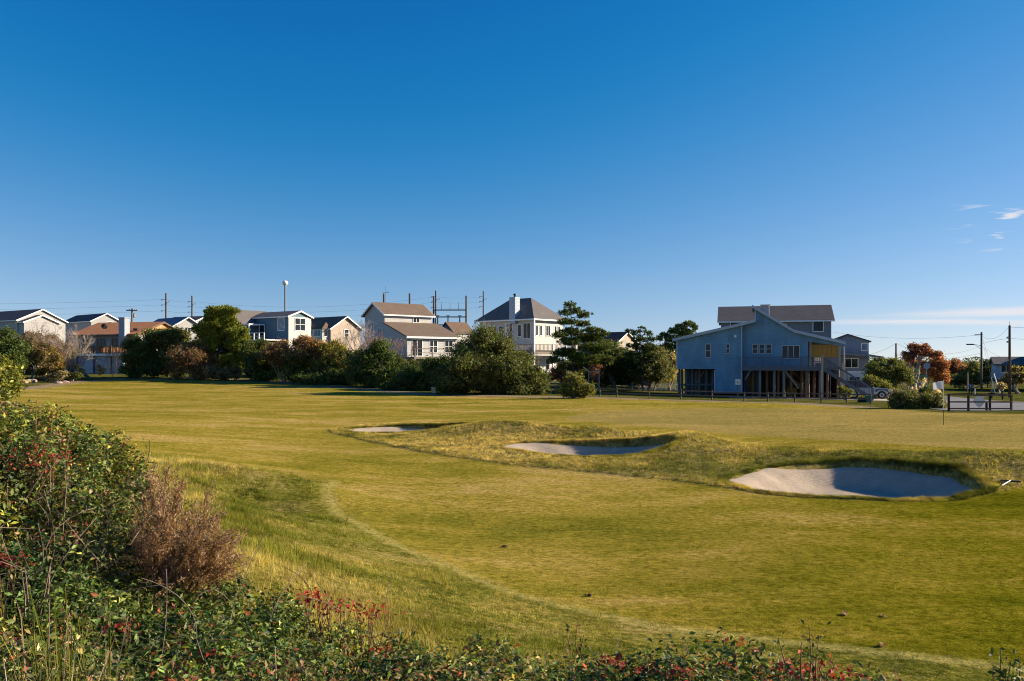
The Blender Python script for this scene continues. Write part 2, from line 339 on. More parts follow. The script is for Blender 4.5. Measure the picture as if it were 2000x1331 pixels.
GREEN = smooth_poly(np.array([(2.2,44.5),(5.2,40.2),(8.5,36.5),(12.5,32.4),(17,29.5),(23,28.0),(32,29),(38,38),(34,49),(25,52.5),(14,53.5),(6,50)]))
FAREDGE = [(20,762),(130,748),(250,741),(430,743),(600,753),(830,773),(1000,777),(1160,779),(1400,786),(1560,789),(1700,798),(1850,807),(2000,809)]
# bunkers: centre, half axes, rotation, floor height
BUNK = [(-4.9,39.9,3.4,1.7,-0.10,-0.62,7), (3.0,31.4,3.45,1.7,-0.10,-0.66,3), (10.35,24.25,3.8,2.45,-0.13,-0.98,5)]
def bunk_g(b, x, y):
    cx, cy, a, bb, ro, zf, sd = b; dx = x-cx; dy = y-cy; c, s = math.cos(ro), math.sin(ro)
    u = (dx*c+dy*s)/a; v = (-dx*s+dy*c)/bb; th = np.arctan2(v, u)
    r = np.hypot(u, v)/(1+0.07*np.sin(2*th+sd)+0.05*np.sin(3*th+sd*2)+0.02*np.sin(7*th+sd)+0.012*np.sin(13*th+sd*3)); return r, th
def gauss(x, y, cx, cy, sx, sy, ro=0.0):
    dx = x-cx; dy = y-cy; c, s = math.cos(ro), math.sin(ro); return np.exp(-((dx*c+dy*s)/sx)**2-((-dx*s+dy*c)/sy)**2)
def height(x, y, carve=True):
    x = np.asarray(x, float); y = np.asarray(y, float); z = base_h(x, y)
    near = np.hypot(x, y) < 75
    z = z + 0.40*gauss(x,y,-0.8,37.0,2.8,1.5,-0.25) + 0.28*gauss(x,y,3.6,35.4,3.2,1.1,-0.35) + 0.20*gauss(x,y,7.2,30.6,2.6,1.6,-0.5) \
          + 0.16*gauss(x,y,11.8,28.0,3.6,1.0,-0.35) + 0.50*gauss(x,y,15.7,25.3,1.5,2.0,0.3) + 0.30*gauss(x,y,7.2,32.4,1.2,1.4,0.3)
    z = z - 0.42*gauss(x,y,-6.3,19.3,1.3,0.95,-0.5) + 0.26*gauss(x,y,-6.6,22.3,2.6,0.9,-0.45)
    z = z + np.where(near, 0.10*(vnoise(x,y,3.1,3)-0.5)+0.05*(vnoise(x,y,1.3,5)-0.5), 0)*sm((y-6)/6)*0.6
    if carve:
        for b in BUNK:
            r, th = bunk_g(b, x, y)
            back = np.clip(np.cos(th-0.55), 0, 1)                       # steep shaded side: back right
            z = z + 0.10*back*np.exp(-((r-1.12)/0.16)**2)
            t0 = 0.62+0.30*back; t = sm((r-t0)/(1.0-t0))
            z = np.where(r < 1.0, z*t+(b[5]-0.10)*(1-t), z)
    return z
def zone_masks(x, y):
    dr = seg_dist(x, y, ROUGH, True); rough = np.where(inside(x, y, ROUGH), sm(0.5+dr/0.25), sm(0.5-dr/0.25))
    dd = seg_dist(x, y, DUNE, True); wv = np.clip(0.5+(y-15)*0.16, 0.5, 2.4); dune = np.where(inside(x, y, DUNE), sm(0.5+dd/wv), sm(0.5-dd/wv))
    dg = seg_dist(x, y, GREEN, True); green = np.where(inside(x, y, GREEN), sm(0.5+dg/0.5), sm(0.5-dg/0.5))
    return rough, dune, green
FE = poly_world(FAREDGE)
def graded(a, b, f0, f1, step, grow):
    c = list(np.arange(f0, f1, step)); s = step
    hi = [c[-1]]; 
    while hi[-1] < b: s = min(s*grow, 600); hi.append(hi[-1]+s)
    lo = [c[0]]; s = step
    while lo[-1] > a: s = min(s*grow, 600); lo.append(lo[-1]-s)
    return np.array(lo[:0:-1]+c+hi[1:])
gx = graded(-4000, 4000, -10.5, 18.0, 0.14, 1.035); gy = graded(-300, 6000, 8.0, 45.0, 0.14, 1.035)
GXm, GYm = np.meshgrid(gx, gy); GZ = height(GXm, GYm)
zr, zd, zg = zone_masks(GXm, GYm)
GZ = GZ + zr*0.05*(0.4+vnoise(GXm, GYm, 0.45, 9))
beyond = np.concatenate([FE, np.array([(400, 60), (400, 3000), (-3000, 3000), (-400, 60)])])
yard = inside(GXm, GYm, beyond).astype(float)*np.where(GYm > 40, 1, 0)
dpath = seg_dist(GXm, GYm, FE[:11]+np.array([0.0, 1.6])); path = sm(1.5-dpath/1.3)
dline = seg_dist(GXm, GYm, LINE); line = sm(1.3-dline/0.16)*0.9
V = np.stack([GXm, GYm, GZ], -1).reshape(-1, 3)
ny, nx = GXm.shape; ii = np.arange(ny*nx).reshape(ny, nx)
idx = np.stack([ii[:-1, :-1], ii[:-1, 1:], ii[1:, 1:], ii[1:, :-1]], -1).reshape(-1)

t = NT('turf'); co = t.co()
za = t.n('ShaderNodeAttribute', attribute_name='col'); sp = t.n('ShaderNodeSeparateColor', {0: za.outputs['Color']})
z2 = t.n('ShaderNodeAttribute', attribute_name='col2'); sp2 = t.n('ShaderNodeSeparateColor', {0: z2.outputs['Color']})
big = t.noise(t.mapv(co, (0.10, 0.30, 0.2)), 1.0, 5, 0.6, 0.6); mid = t.noise(t.mapv(co, (0.5, 0.9, 0.5)), 1.0, 5, 0.62, 0.4)
fine = t.noise(co, 9.0, 4, 0.7); vfine = t.noise(co, 42.0, 3, 0.65); huge = t.noise(co, 0.045, 3, 0.5)
med = t.noise(t.mapv(co, (1.0, 1.6, 1.0)), 2.6, 4, 0.65, 0.3)
f1 = t.math('ADD', t.math('MULTIPLY', big, 0.42), t.math('ADD', t.math('MULTIPLY', mid, 0.26), t.math('ADD', t.math('MULTIPLY', med, 0.17), t.math('MULTIPLY', fine, 0.15))))
fair = t.ramp(f1, [(0.39, (0.200, 0.180, 0.022)), (0.46, (0.310, 0.245, 0.032)), (0.52, (0.420, 0.300, 0.055)), (0.59, (0.580, 0.385, 0.130))])
sepx = t.n('ShaderNodeSeparateXYZ', {0: co})
lush = t.sstep(t.math('SUBTRACT', t.math('ADD', sepx.outputs[0], t.math('MULTIPLY', huge, 8.0)), t.math('MULTIPLY', sepx.outputs[1], 0.55)), -6.0, 5.0)  # watered turf near the bunkers' front
fair = t.mix(t.math('MULTIPLY', lush, 0.92), fair, t.ramp(f1, [(0.39, (0.110, 0.112, 0.006)), (0.48, (0.195, 0.168, 0.010)), (0.55, (0.300, 0.225, 0.025)), (0.62, (0.45, 0.30, 0.08))]))
grn = t.ramp(t.math('ADD', t.math('MULTIPLY', big, 0.6), t.math('MULTIPLY', mid, 0.4)), [(0.36, (0.307, 0.239, 0.064)), (0.62, (0.470, 0.322, 0.100))])
rgh = t.ramp(t.math('ADD', t.math('MULTIPLY', mid, 0.5), t.math('MULTIPLY', fine, 0.5)), [(0.38, (0.160, 0.140, 0.030)), (0.47, (0.290, 0.225, 0.060)), (0.55, (0.430, 0.310, 0.110))])
dun = t.ramp(t.math('ADD', t.math('MULTIPLY', mid, 0.6), t.math('MULTIPLY', fine, 0.4)), [(0.38, (0.095, 0.100, 0.014)), (0.47, (0.170, 0.160, 0.026)), (0.54, (0.290, 0.235, 0.050)), (0.62, (0.40, 0.29, 0.10))])
yrd = t.ramp(t.math('ADD', t.math('MULTIPLY', mid, 0.6), t.math('MULTIPLY', big, 0.4)), [(0.38, (0.070, 0.080, 0.016)), (0.50, (0.130, 0.125, 0.028)), (0.62, (0.24, 0.19, 0.07))])  # lawn green, darkened overall to stand in for house and tree shade
bare = t.ramp(fine, [(0.3, (0.30, 0.20, 0.13)), (0.7, (0.46, 0.34, 0.24))])
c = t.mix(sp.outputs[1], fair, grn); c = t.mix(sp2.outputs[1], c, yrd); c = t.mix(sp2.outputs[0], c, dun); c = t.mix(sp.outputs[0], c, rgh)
c = t.mix(t.math('MULTIPLY', sp.outputs[2], t.sstep(t.math('ADD', fine, t.math('MULTIPLY', sp.outputs[2], 0.35)), 0.45, 0.75)), c, bare)
c = t.mix(t.math('MULTIPLY', sp2.outputs[2], 0.8), c, (0.50, 0.40, 0.13))
spk = t.sstep(vfine, 0.36, 0.66); c = t.mix(0.75, c, t.mix(1.0, c, t.ramp(spk, [(0.0, (0.34, 0.38, 0.28)), (1.0, (1.42, 1.38, 1.25))]), 'MULTIPLY'))
cl_ = t.noise(t.mapv(co, (1.0, 1.5, 1.0)), 6.0, 3, 0.6)
c = t.mix(1.0, c, t.ramp(t.math('ADD', t.math('MULTIPLY', cl_, 0.6), t.math('MULTIPLY', fine, 0.4)), [(0.38, (0.49, 0.55, 0.50)), (0.50, (0.82, 0.87, 0.93)), (0.62, (1.09, 1.11, 1.14))]), 'MULTIPLY')
bh = t.math('ADD', t.math('MULTIPLY', vfine, 0.5), t.math('ADD', t.math('MULTIPLY', fine, 0.6), t.math('MULTIPLY', mid, 0.5)))
bs = t.math('SUBTRACT', 0.75, t.math('MULTIPLY', sp.outputs[1], 0.45))
t.done(t.principled(c, 0.9, t.n('ShaderNodeBump', {'Height': bh, 'Strength': bs, 'Distance': 0.08}).outputs[0], 0, 0.0))
tcol = np.stack([zr, zg*(1-zr), path*(1-zd)], -1).reshape(-1, 3)
ground = big_mesh('ground', V, 4, idx, M['turf'], tcol, None, True); tag(ground, kind='structure')
a2 = ground.data.color_attributes.new('col2', 'FLOAT_COLOR', 'POINT'); c4 = np.ones((ny*nx, 4), np.float32)
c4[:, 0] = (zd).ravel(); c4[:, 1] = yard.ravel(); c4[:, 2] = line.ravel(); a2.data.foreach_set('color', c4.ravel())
# fast height lookup on the built sheet
def hz(x, y):
    x = np.asarray(x, float); y = np.asarray(y, float)
    i = np.clip(np.searchsorted(gx, x)-1, 0, nx-2); j = np.clip(np.searchsorted(gy, y)-1, 0, ny-2)
    fx = (x-gx[i])/(gx[i+1]-gx[i]); fy = (y-gy[j])/(gy[j+1]-gy[j])
    return (GZ[j, i]*(1-fx)+GZ[j, i+1]*fx)*(1-fy)+(GZ[j+1, i]*(1-fx)+GZ[j+1, i+1]*fx)*fy
def hz1(x, y): return float(hz(np.array([x]), np.array([y]))[0])
def GP(px, Y): x = PX(px, Y); return Vector((x, Y, hz1(x, Y)))          # point on the ground under a photo column at depth Y

# sand in the bunkers
t = NT('sand'); co = t.co(); f = t.noise(co, 2.5, 6, 0.65); g = t.noise(t.mapv(co, (1, 4, 1)), 7.0, 4, 0.6); pk = t.noise(co, 60.0, 2, 0.6)
c = t.ramp(f, [(0.3, (0.45, 0.36, 0.262)), (0.7, (0.58, 0.47, 0.35))]); c = t.mix(t.math('MULTIPLY', pk, 0.25), c, (0.34, 0.27, 0.21))
t.done(t.principled(c, 0.95, t.bump(t.math('ADD', t.math('MULTIPLY', g, 0.7), t.math('MULTIPLY', pk, 0.2)), 1.0, 0.08), 0, 0.1))
for bi, b in enumerate(BUNK):
    nr, na = 26, 120; vs = []
    rr = np.linspace(0, 0.985, nr); th = np.linspace(0, 2*math.pi, na, endpoint=False); RR, TH = np.meshgrid(rr, th, indexing='ij')
    k = (1+0.07*np.sin(2*TH+b[6])+0.05*np.sin(3*TH+b[6]*2)+0.02*np.sin(7*TH+b[6])+0.012*np.sin(13*TH+b[6]*3)); u = RR*k*np.cos(TH)*b[2]; v = RR*k*np.sin(TH)*b[3]
    cs, sn = math.cos(b[4]), math.sin(b[4]); X = b[0]+u*cs-v*sn; Y = b[1]+u*sn+v*cs
    rim = height(X, Y, False); back = np.clip(np.cos(TH-0.55), 0, 1)
    t_ = sm((RR-0.35)/0.63)**1.5*(1-back)+sm((RR-0.60)/0.385)*back; Z = b[5]*(1-t_) + (rim+0.02-0.20*back)*t_
    Z = Z + 0.02*(vnoise(X, Y, 0.5, 21)-0.5) + 0.03*(vnoise(X, Y, 1.4, 22)-0.5)
    vv = np.stack([X, Y, Z], -1).reshape(-1, 3); q = np.arange(nr*na).reshape(nr, na); q2 = np.roll(q, -1, 1)
    o = big_mesh('bunker_sand', vv, 4, np.stack([q[:-1], q[1:], q2[1:], q2[:-1]], -1).reshape(-1), M['sand'], None, None, True); tag(o, kind='structure')
    # raise nothing: the turf below is cut lower than this sheet

# ------------------------------------------------------------------ roads and drives
def sheet(name, poly, mat, lift=0.02, step=0.8):
    poly = np.array(poly, float); poly = smooth_poly(poly, 2)
    import bmesh
    bm = bmesh.new(); f = bm.faces.new([bm.verts.new((x, y, 0)) for x, y in poly])
    bmesh.ops.triangulate(bm, faces=[f])
    for _ in range(6):
        es = [e for e in bm.edges if e.calc_length() > step]
        if not es or len(bm.faces) > 9000: break
        bmesh.ops.subdivide_edges(bm, edges=es, cuts=1); bmesh.ops.triangulate(bm, faces=[q for q in bm.faces if len(q.verts) > 3])
    xy = np.array([(v.co.x, v.co.y) for v in bm.verts]); z = hz(xy[:, 0], xy[:, 1])+lift
    for v, zz in zip(bm.verts, z): v.co.z = zz
    me = bpy.data.meshes.new(name); bm.to_mesh(me); bm.free()
    for q in me.polygons: q.use_smooth = True
    return tag(link(name, me, mat), kind='structure')
t = NT('asphalt'); co = t.co(); f = t.noise(co, 0.7, 5, 0.6); g = t.noise(co, 30, 2, 0.6)
c = t.mix(t.math('MULTIPLY', g, 0.4), t.ramp(f, [(0.3, (0.16, 0.155, 0.16)), (0.7, (0.24, 0.23, 0.225))]), (0.11, 0.11, 0.115))
t.done(t.principled(c, 0.85, t.bump(g, 0.3, 0.01), 0, 0.2))
t = NT('drive'); co = t.co(); f = t.noise(co, 0.5, 5, 0.65); g = t.noise(co, 14, 3, 0.6)
c = t.mix(t.math('MULTIPLY', g, 0.35), t.ramp(f, [(0.3, (0.40, 0.34, 0.28)), (0.7, (0.56, 0.49, 0.42))]), (0.30, 0.25, 0.20))
t.done(t.principled(c, 0.9, t.bump(g, 0.3, 0.02), 0, 0.2))
sheet('road', [(27.5,50.9),(31.5,50.6),(37,53),(41,60),(46,72),(50.5,90),(57,118),(70,160),(64,162),(52,124),(44,92),(38.5,74),(33,61),(28,54.5)], M['asphalt'], 0.03, 1.5)
sheet('driveway', [(19.5,73.2),(26,72.2),(33,70.2),(39.0,67.5),(42.2,73),(38,77.5),(30,79.5),(22,79.5)], M['drive'], 0.03, 1.2)
sheet('cross_road', [(44.5,70.5),(54,70),(75,69),(75,73.5),(54,74.8),(46.5,75.5)], M['asphalt'], 0.05, 1.5)

# ------------------------------------------------------------------ buildings
def win(root, o, u, n, w_, h_, mull=(1, 0), frame='white_paint', glass='glass', fw=0.09, name='window'):
    """o: bottom centre on the wall, u: along the wall, n: outward"""
    m = MB(o, u, n); a = w_/2
    m.box(-a-fw, -a, -0.04, 0.05, -fw, h_+fw).box(a, a+fw, -0.04, 0.05, -fw, h_+fw).box(-a, a, -0.04, 0.05, h_, h_+fw).box(-a-0.02, a+0.02, -0.04, 0.08, -fw, 0)
    for i in range(1, mull[0]+1):
        if mull[0] >= 1 and i <= mull[0]-1: x = -a+w_*i/mull[0]; m.box(x-0.035, x+0.035, -0.04, 0.035, 0, h_)
    for i in range(1, mull[1]+1): z = h_*i/(mull[1]+1); m.box(-a, a, -0.04, 0.03, z-0.03, z+0.03)
    f = m.build(name, M[frame], root)
    g = MB(o, u, n); g.box(-a, a, -0.05, 0.008, 0, h_); g.build('pane', M[glass], f); return f
def block(root, W, D, z0, ze, zr, ridge, wall, roof, trim='white_paint', over=0.35, x0=0.0, y0=0.0, th=0.16, hip=False, wall_name='wall', ext_front=0.0):
    """gabled (or hipped) volume over x0..x0+W, y0..y0+D, eaves ze, ridge zr, ridge along 'x' or 'y'"""
    x1, y1 = x0+W, y0+D; m = MB()
    if hip: m.box(x0, x1, y0, y1, z0, ze)
    elif ridge == 'x': m.prism([(y0,z0),(y1,z0),(y1,ze),((y0+y1)/2,zr),(y0,ze)], 'x', x0, x1)
    else: m.prism([(x0,z0),(x1,z0),(x1,ze),((x0+x1)/2,zr),(x0,ze)], 'y', y0, y1)
    wl = m.build(wall_name, M[wall], root); r = MB(); tr = MB()
    if hip:
        o = over; zb = ze-0.02
        if W >= D: ra, rb = ((x0+D/2, (y0+y1)/2), (x1-D/2, (y0+y1)/2))
        else: ra, rb = (((x0+x1)/2, y0+W/2), ((x0+x1)/2, y1-W/2))
        c = [(x0-o,y0-o),(x1+o,y0-o),(x1+o,y1+o),(x0-o,y1+o)]
        pts = [(*q, zb) for q in c]+[(*q, zb+th) for q in c]+[(*ra, zr+th), (*rb, zr+th)]
        fs = [(3,2,1,0),(0,1,5,4),(1,2,6,5),(2,3,7,6),(3,0,4,7)]
        fs += [(4,5,9,8),(5,6,9),(6,7,8,9),(7,4,8)] if W >= D else [(4,5,8),(5,6,9,8),(6,7,9),(7,4,8,9)]
        r.add(pts, fs); rf = r.build('roof', M[roof], root)
        tr.box(x0-o-.03, x1+o+.03, y0-o-.05, y0-o-.01, zb-.08, zb+th-.03).box(x1+o+.01, x1+o+.05, y0-o, y1+o, zb-.08, zb+th-.03).box(x0-o-.05, x0-o-.01, y0-o, y1+o, zb-.08, zb+th-.03)
        tr.build('fascia', M[trim], root); return rf
    if ridge == 'x': c0, c1, e0, e1 = y0, y1, x0, x1
    else: c0, c1, e0, e1 = x0, x1, y0, y1
    mid = (c0+c1)/2; sl = (zr-ze)/(mid-c0); dz = sl*over
    ax = ridge
    L = [(c0-over, ze-dz), (mid, zr), (mid, zr+th), (c0-over, ze-dz+th)]; Rr = [(mid, zr), (c1+over, ze-dz), (c1+over, ze-dz+th), (mid, zr+th)]
    r.prism(L, ax, e0-over, e1+over); r.prism(Rr, ax, e0-over, e1+over); rf = r.build('roof', M[roof], root)
    hb = 0.20
    for a, b in ((e0-over-.04, e0-over-.004), (e1+over+.004, e1+over+.04)):
        tr.prism([(c0-over-.02, ze-dz-hb+.1), (mid, zr-hb+.1), (mid, zr+th-.02), (c0-over-.02, ze-dz+th-.02)], ax, a, b)
        tr.prism([(mid, zr-hb+.1), (c1+over+.02, ze-dz-hb+.1), (c1+over+.02, ze-dz+th-.02), (mid, zr+th-.02)], ax, a, b)
    for q in ((c0-over-.05, c0-over-.005), (c1+over+.005, c1+over+.05)):
        z_ = ze-dz-.06
        if ax == 'x': tr.box(e0-over, e1+over, q[0], q[1], z_, z_+th+.02)
        else: tr.box(q[0], q[1], e0-over, e1+over, z_, z_+th+.02)
    tr.build('fascia', M[trim], root); return rf
def house(name, px, Y, th, zg, label, group=None):
    """front corner at photo column px, depth Y; local x runs right-and-back, local y left-and-back"""
    return empty(name, (PX(px, Y), Y, zg), R(th), label, 'house', group)
def YR(Y, th, lx, ly): return Y + lx*math.sin(R(th)) + ly*math.cos(R(th))
XU, XN = (1,0,0), (0,-1,0)      # right face (y = 0)
YU, YN = (0,1,0), (-1,0,0)      # left face (x = 0)

def sub(zg): return lambda py, Y: PZ(py, Y)-zg
# --- far-left white house
zg = 1.6; S = sub(zg); h = house('white_house', 34, 150, 58, zg, 'white house with dark grey gabled roof at the far left edge')
block(h, 9.0, 18, 0, S(625,150), S(604,152), 'y', 'offwhite_siding', 'roof_dark')
block(h, 6.4, 2.0, 0, S(629,149), S(615,149), 'y', 'offwhite_siding', 'roof_dark', x0=0.2, y0=-2.0, wall_name='front_wing')
win(h, (3, -2.0, S(665,150)), XU, XN, 1.0, 1.5, (1,1)); win(h, (0, 4, S(650,150)), YU, YN, 1.0, 1.4, (1,1)); win(h, (0, 8, S(650,150)), YU, YN, 1.0, 1.4, (1,1))
# --- dark-roofed house behind the brown one
zg = 1.6; S = sub(zg); h = house('gabled_house', 178, 170, 52, zg, 'house with dark brown roof and white gable peeping over the rust-roofed house')
block(h, 6.4, 14, 0, S(627,170), S(613,172), 'y', 'offwhite_siding', 'roof_dark')
win(h, (4, 0, S(640,170)), XU, XN, 1.0, 1.3, (1,1))
# --- rust-roofed house with deck and chimney
Y0 = 112; zg = 1.55; S = sub(zg); TH = 74; h = house('rust_roofed_house', 268, Y0, TH, zg, 'two-storey house with rust-brown roof, grey chimney and timber deck')
ze, zr = S(653,Y0), S(629,Y0+2.2)
block(h, 10.0, 11.0, 2.6, ze, zr, 'y', 'brown_siding', 'roof_rust', 'deck_wood', 0.45)
m = MB(); m.prism([(0.02,ze-.05),(9.98,ze-.05),(5.0,zr-.12)], 'y', -0.06, -0.002); m.build('gable_panel', M['orange_siding'], h)
m = MB(); m.box(-1.9, 9.8, 0.6, 11.4, -0.6, 2.45); m.build('lower_wall', M['stucco'], h)
m = MB(); m.box(-2.2, 0.0, -0.6, 11.6, 2.45, 2.68); m.build('deck', M['deck_wood'], h)
m = MB(); m.box(-2.24, -2.2, -0.6, 11.6, 2.40, 2.72).box(-2.2, 2.2, -0.66, -0.61, 2.25, 2.75); m.build('deck_fascia', M['white_paint'], h)
rail = MB(); rail.box(-2.2, -2.08, -0.6, 11.6, 3.62, 3.70).box(-2.2, -2.08, -0.6, 11.6, 2.82, 2.88).box(-2.2, 0, -0.6, -0.5, 3.62, 3.70); rl = rail.build('railing', M['deck_wood'], h)
bal = MB(); bal.box(-2.17, -2.11, -0.05, 0.05, 2.88, 3.62); bme = bal.mesh('baluster')
for i in range(50): b = link('baluster', bme, M['orange_wood'], rl); b.location = (0, -0.45+i*0.24, 0)
for i in range(5):
    m = MB(); m.box(-2.2, -2.05, -0.55+i*2.95, -0.40+i*2.95, -0.6, 3.8); m.build('deck_post', M['deck_wood'], h)
m = MB(); m.box(-0.9, 0.1, 1.35, 2.35, -0.6, S(622,Y0)).box(-0.98, 0.18, 1.27, 2.43, S(622,Y0), S(620.5,Y0)); m.build('chimney', M['chim_grey'], h)
m = MB(); m.box(-1.0, -0.2, 0.15, 0.62, -0.6, 2.35); m.build('sunlit_pier', M['orange_wood'], h)
for y in (3.6, 6.2, 8.6): win(h, (0, y, 3.3), YU, YN, 1.3, 1.5, (2,0), 'deck_wood')
win(h, (-1.9, 9.6, 0.1), YU, YN, 1.0, 1.9, (1,0), 'trim_dark', 'glass', 0.06, 'door')
m = MB(); m.lathe([(0.02,0.0),(0.25,0.08),(0.42,0.22)], 12); d = m.build('satellite_dish', M['dark_metal'], h); d.location = (-0.1, 5.6, ze+1.1); d.rotation_euler = (R(70), 0, R(120))
m = MB(); m.tube((-0.1,5.6,ze+0.2),(-0.1,5.6,ze+1.1),0.03); m.build('dish_mast', M['metal'], h)
m = MB(); m.box(0.8, 1.3, -0.5+1.2, 1.4, ze+0.62, ze+0.86); m.build('roof_vent', M['dark_metal'], h)
# --- pale house, grey roof
zg = 1.6; S = sub(zg); h = house('gabled_house', 322, 160, 50, zg, 'house with blue-grey roof and bright white gable left of the round pine')
block(h, 9.6, 12, 0, S(646,160), S(620,163), 'y', 'offwhite_siding', 'roof_bluegrey', over=0.5)
win(h, (4.8, 0, S(652,160)), XU, XN, 1.2, 1.4, (2,0))
h = house('gabled_house', 372, 178, 62, zg, 'charcoal-roofed house half hidden behind the round pine'); S = sub(zg)
block(h, 8, 10, 0, S(632,178), S(618,180), 'y', 'grey_siding', 'roof_dark'); win(h, (0, 4, S(645,178)), YU, YN, 1.0, 1.3, (1,1))
# --- teal house
Y0 = 125; zg = 1.2; S = sub(zg); TH = 55; h = house('teal_house', 563, Y0, TH, zg, 'teal house with two gables, grey roof and white trim')
block(h, 4.6, 9.0, 0, S(618,Y0), S(608.5,Y0+1.5), 'y', 'teal_siding', 'roof_grey', over=0.3)
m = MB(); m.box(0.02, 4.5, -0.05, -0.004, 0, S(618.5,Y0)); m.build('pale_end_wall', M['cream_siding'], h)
block(h, 7.0, 5.4, 0, S(631,Y0), S(606,Y0+3), 'x', 'teal_siding', 'roof_grey', x0=-3.4, y0=7.6, wall_name='wing_wall')
win(h, (2.3, -0.05, S(645,Y0)), XU, XN, 2.0, 1.9, (2,1)); win(h, (0, 1.7, S(645,Y0)), YU, YN, 1.5, 1.9, (1,0), glass='glass_pale')
win(h, (-3.4, 9.6, S(652,Y0)), YU, YN, 1.3, 1.5, (1,0), glass='glass_pale')
m = MB(); m.box(-3.3, -0.4, 5.4, 7.5, S(634,Y0)-.02, S(632,Y0)).box(-3.3, -3.1, 5.4, 5.6, 0, S(634,Y0)-.025).box(-3.3, -3.1, 7.2, 7.4, 0, S(634,Y0)-.025); m.build('porch', M['white_paint'], h)
win(h, (-0.02, 6.4, S(658,Y0)), YU, YN, 1.1, 2.0, (1,0), name='door')
rl = MB(); rl.box(-4.2, -4.1, 0.5, 10.5, S(652,Y0), S(651,Y0)).box(-4.2,-4.1,0.5,10.5,S(658,Y0),S(657.4,Y0))
for i in range(9): rl.box(-4.2, -4.1, 0.5+i*1.22, 0.6+i*1.22, S(664,Y0), S(651,Y0))
rl.box(-4.3, -0.1, 0.3, 7.5, S(666,Y0), S(664,Y0)-.003)
rl.build('railing', M['white_paint'], h)
# --- tan house
Y0 = 135; zg = 1.2; S = sub(zg); TH = 52; h = house('tan_house', 646, Y0, TH, zg, 'tan house with brown shingle roof beside the teal house')
block(h, 6.6, 8.4, 0, S(641,Y0), S(619,Y0+2), 'y', 'tan_siding', 'roof_tan', over=0.4)
m = MB(); m.box(-0.5, 0.3, 5.6, 6.6, 0, S(625,Y0)); m.build('chimney', M['cream_siding'], h)
m = MB(); m.box(-1.4, -0.001, 0.5, 3.2, 0, S(643,Y0)); bay = m.build('bay', M['white_siding'], h)
m = MB(); zb = S(643,Y0); m.add([(-1.7,0.2,zb),(0.3,0.2,zb),(0.3,3.5,zb),(-1.7,3.5,zb),(0.5,1.85,zb+1.25)], [(3,2,1,0),(0,1,4),(1,2,4),(2,3,4),(3,0,4)]); m.build('bay_roof', M['roof_tan'], h)
win(h, (-1.4, 1.8, S(657,Y0)), YU, YN, 1.8, 1.0, (2,0), glass='glass_pale'); win(h, (-0.7, 0.5, S(657,Y0)), XU, XN, 0.7, 1.0, (1,0))
win(h, (3.4, 0, S(657,Y0)), XU, XN, 0.9, 1.2, (1,1))
# --- white house with lean-to
Y0 = 100; TH = 40; zg = 0.5; S = sub(zg); h = house('white_house', 795, Y0, TH, zg, 'tall white house with brown roof and long lean-to, beside the substation')
D1, D2, W1 = 5.4, 5.2, 7.9
ya = YR(Y0,TH,0,D1); yb = YR(Y0,TH,0,D1+D2/2)
zl, zj, zu, zrr = S(657,Y0), S(631,ya), S(613,ya), S(592.5,yb)
m = MB(); m.prism([(0,0),(D1,0),(D1,zj),(0,zl)], 'x', 0, W1); m.build('lean_to_wall', M['white_siding'], h)
r = MB(); s_ = (zj-zl)/D1; r.prism([(-.45,zl-.45*s_),(D1-.003,zj),(D1-.003,zj+.16),(-.45,zl-.45*s_+.16)], 'x', -.35, W1+.35); r.build('lean_to_roof', M['roof_brown'], h)
tr = MB(); tr.box(-.36, W1+.36, -.5, -.455, zl-.45*s_-.1, zl-.45*s_+.14); tr.build('fascia', M['white_paint'], h)
block(h, 7.4, D2, 0, zu, zrr, 'x', 'white_siding', 'roof_brown', y0=D1)
win(h, (4.9, D1, zu-1.65), XU, XN, 0.95, 1.25, (2,1)); win(h, (0, D1+1.1, zu-3.4), YU, YN, 1.0, 1.5, (1,1), glass='glass_pale'); win(h, (0, D1+3.6, zu-2.6), YU, YN, 1.4, 1.6, (1,1), glass='glass_pale')
win(h, (1.5, 0, zl-2.45), XU, XN, 1.5, 2.0, (2,0), name='door'); win(h, (4.0, 0, zl-2.0), XU, XN, 1.1, 1.5, (2,1)); win(h, (6.4, 0, zl-2.0), XU, XN, 1.2, 1.5, (2,1))
m = MB(); m.box(-0.5, W1, -2.4, -0.005, zl-2.85, zl-2.6); m.build('deck', M['weathered'], h)
for i in range(4): m = MB(); m.box(-0.4+i*2.6, -0.26+i*2.6, -2.38, -2.24, 0, zl-1.6); m.build('deck_post', M['weathered'], h)
m = MB(); m.box(-0.5, W1, -2.4, -2.3, zl-1.65, zl-1.55).box(-0.5, W1, -2.4, -2.32, zl-2.15, zl-2.07); m.build('railing', M['deck_wood'], h)
# --- little dark-blue house
zg = 0.4; S = sub(zg); h = house('small_blue_house', 887, 172, 42, zg, 'small dark blue house with brown roof between substation poles')
block(h, 5.4, 5.6, 0, S(650,172), S(630.5,175), 'x', 'navy_siding', 'roof_tan', 'trim_dark', 0.25); win(h, (0, 1.2, S(655,172)), YU, YN, 0.8, 0.9, (1,0), glass='glass_pale')
m = MB(); m.box(0.0, 5.4, -0.05, -0.004, 0, S(651,172)); m.build('pale_end_wall', M['cream_siding'], h)
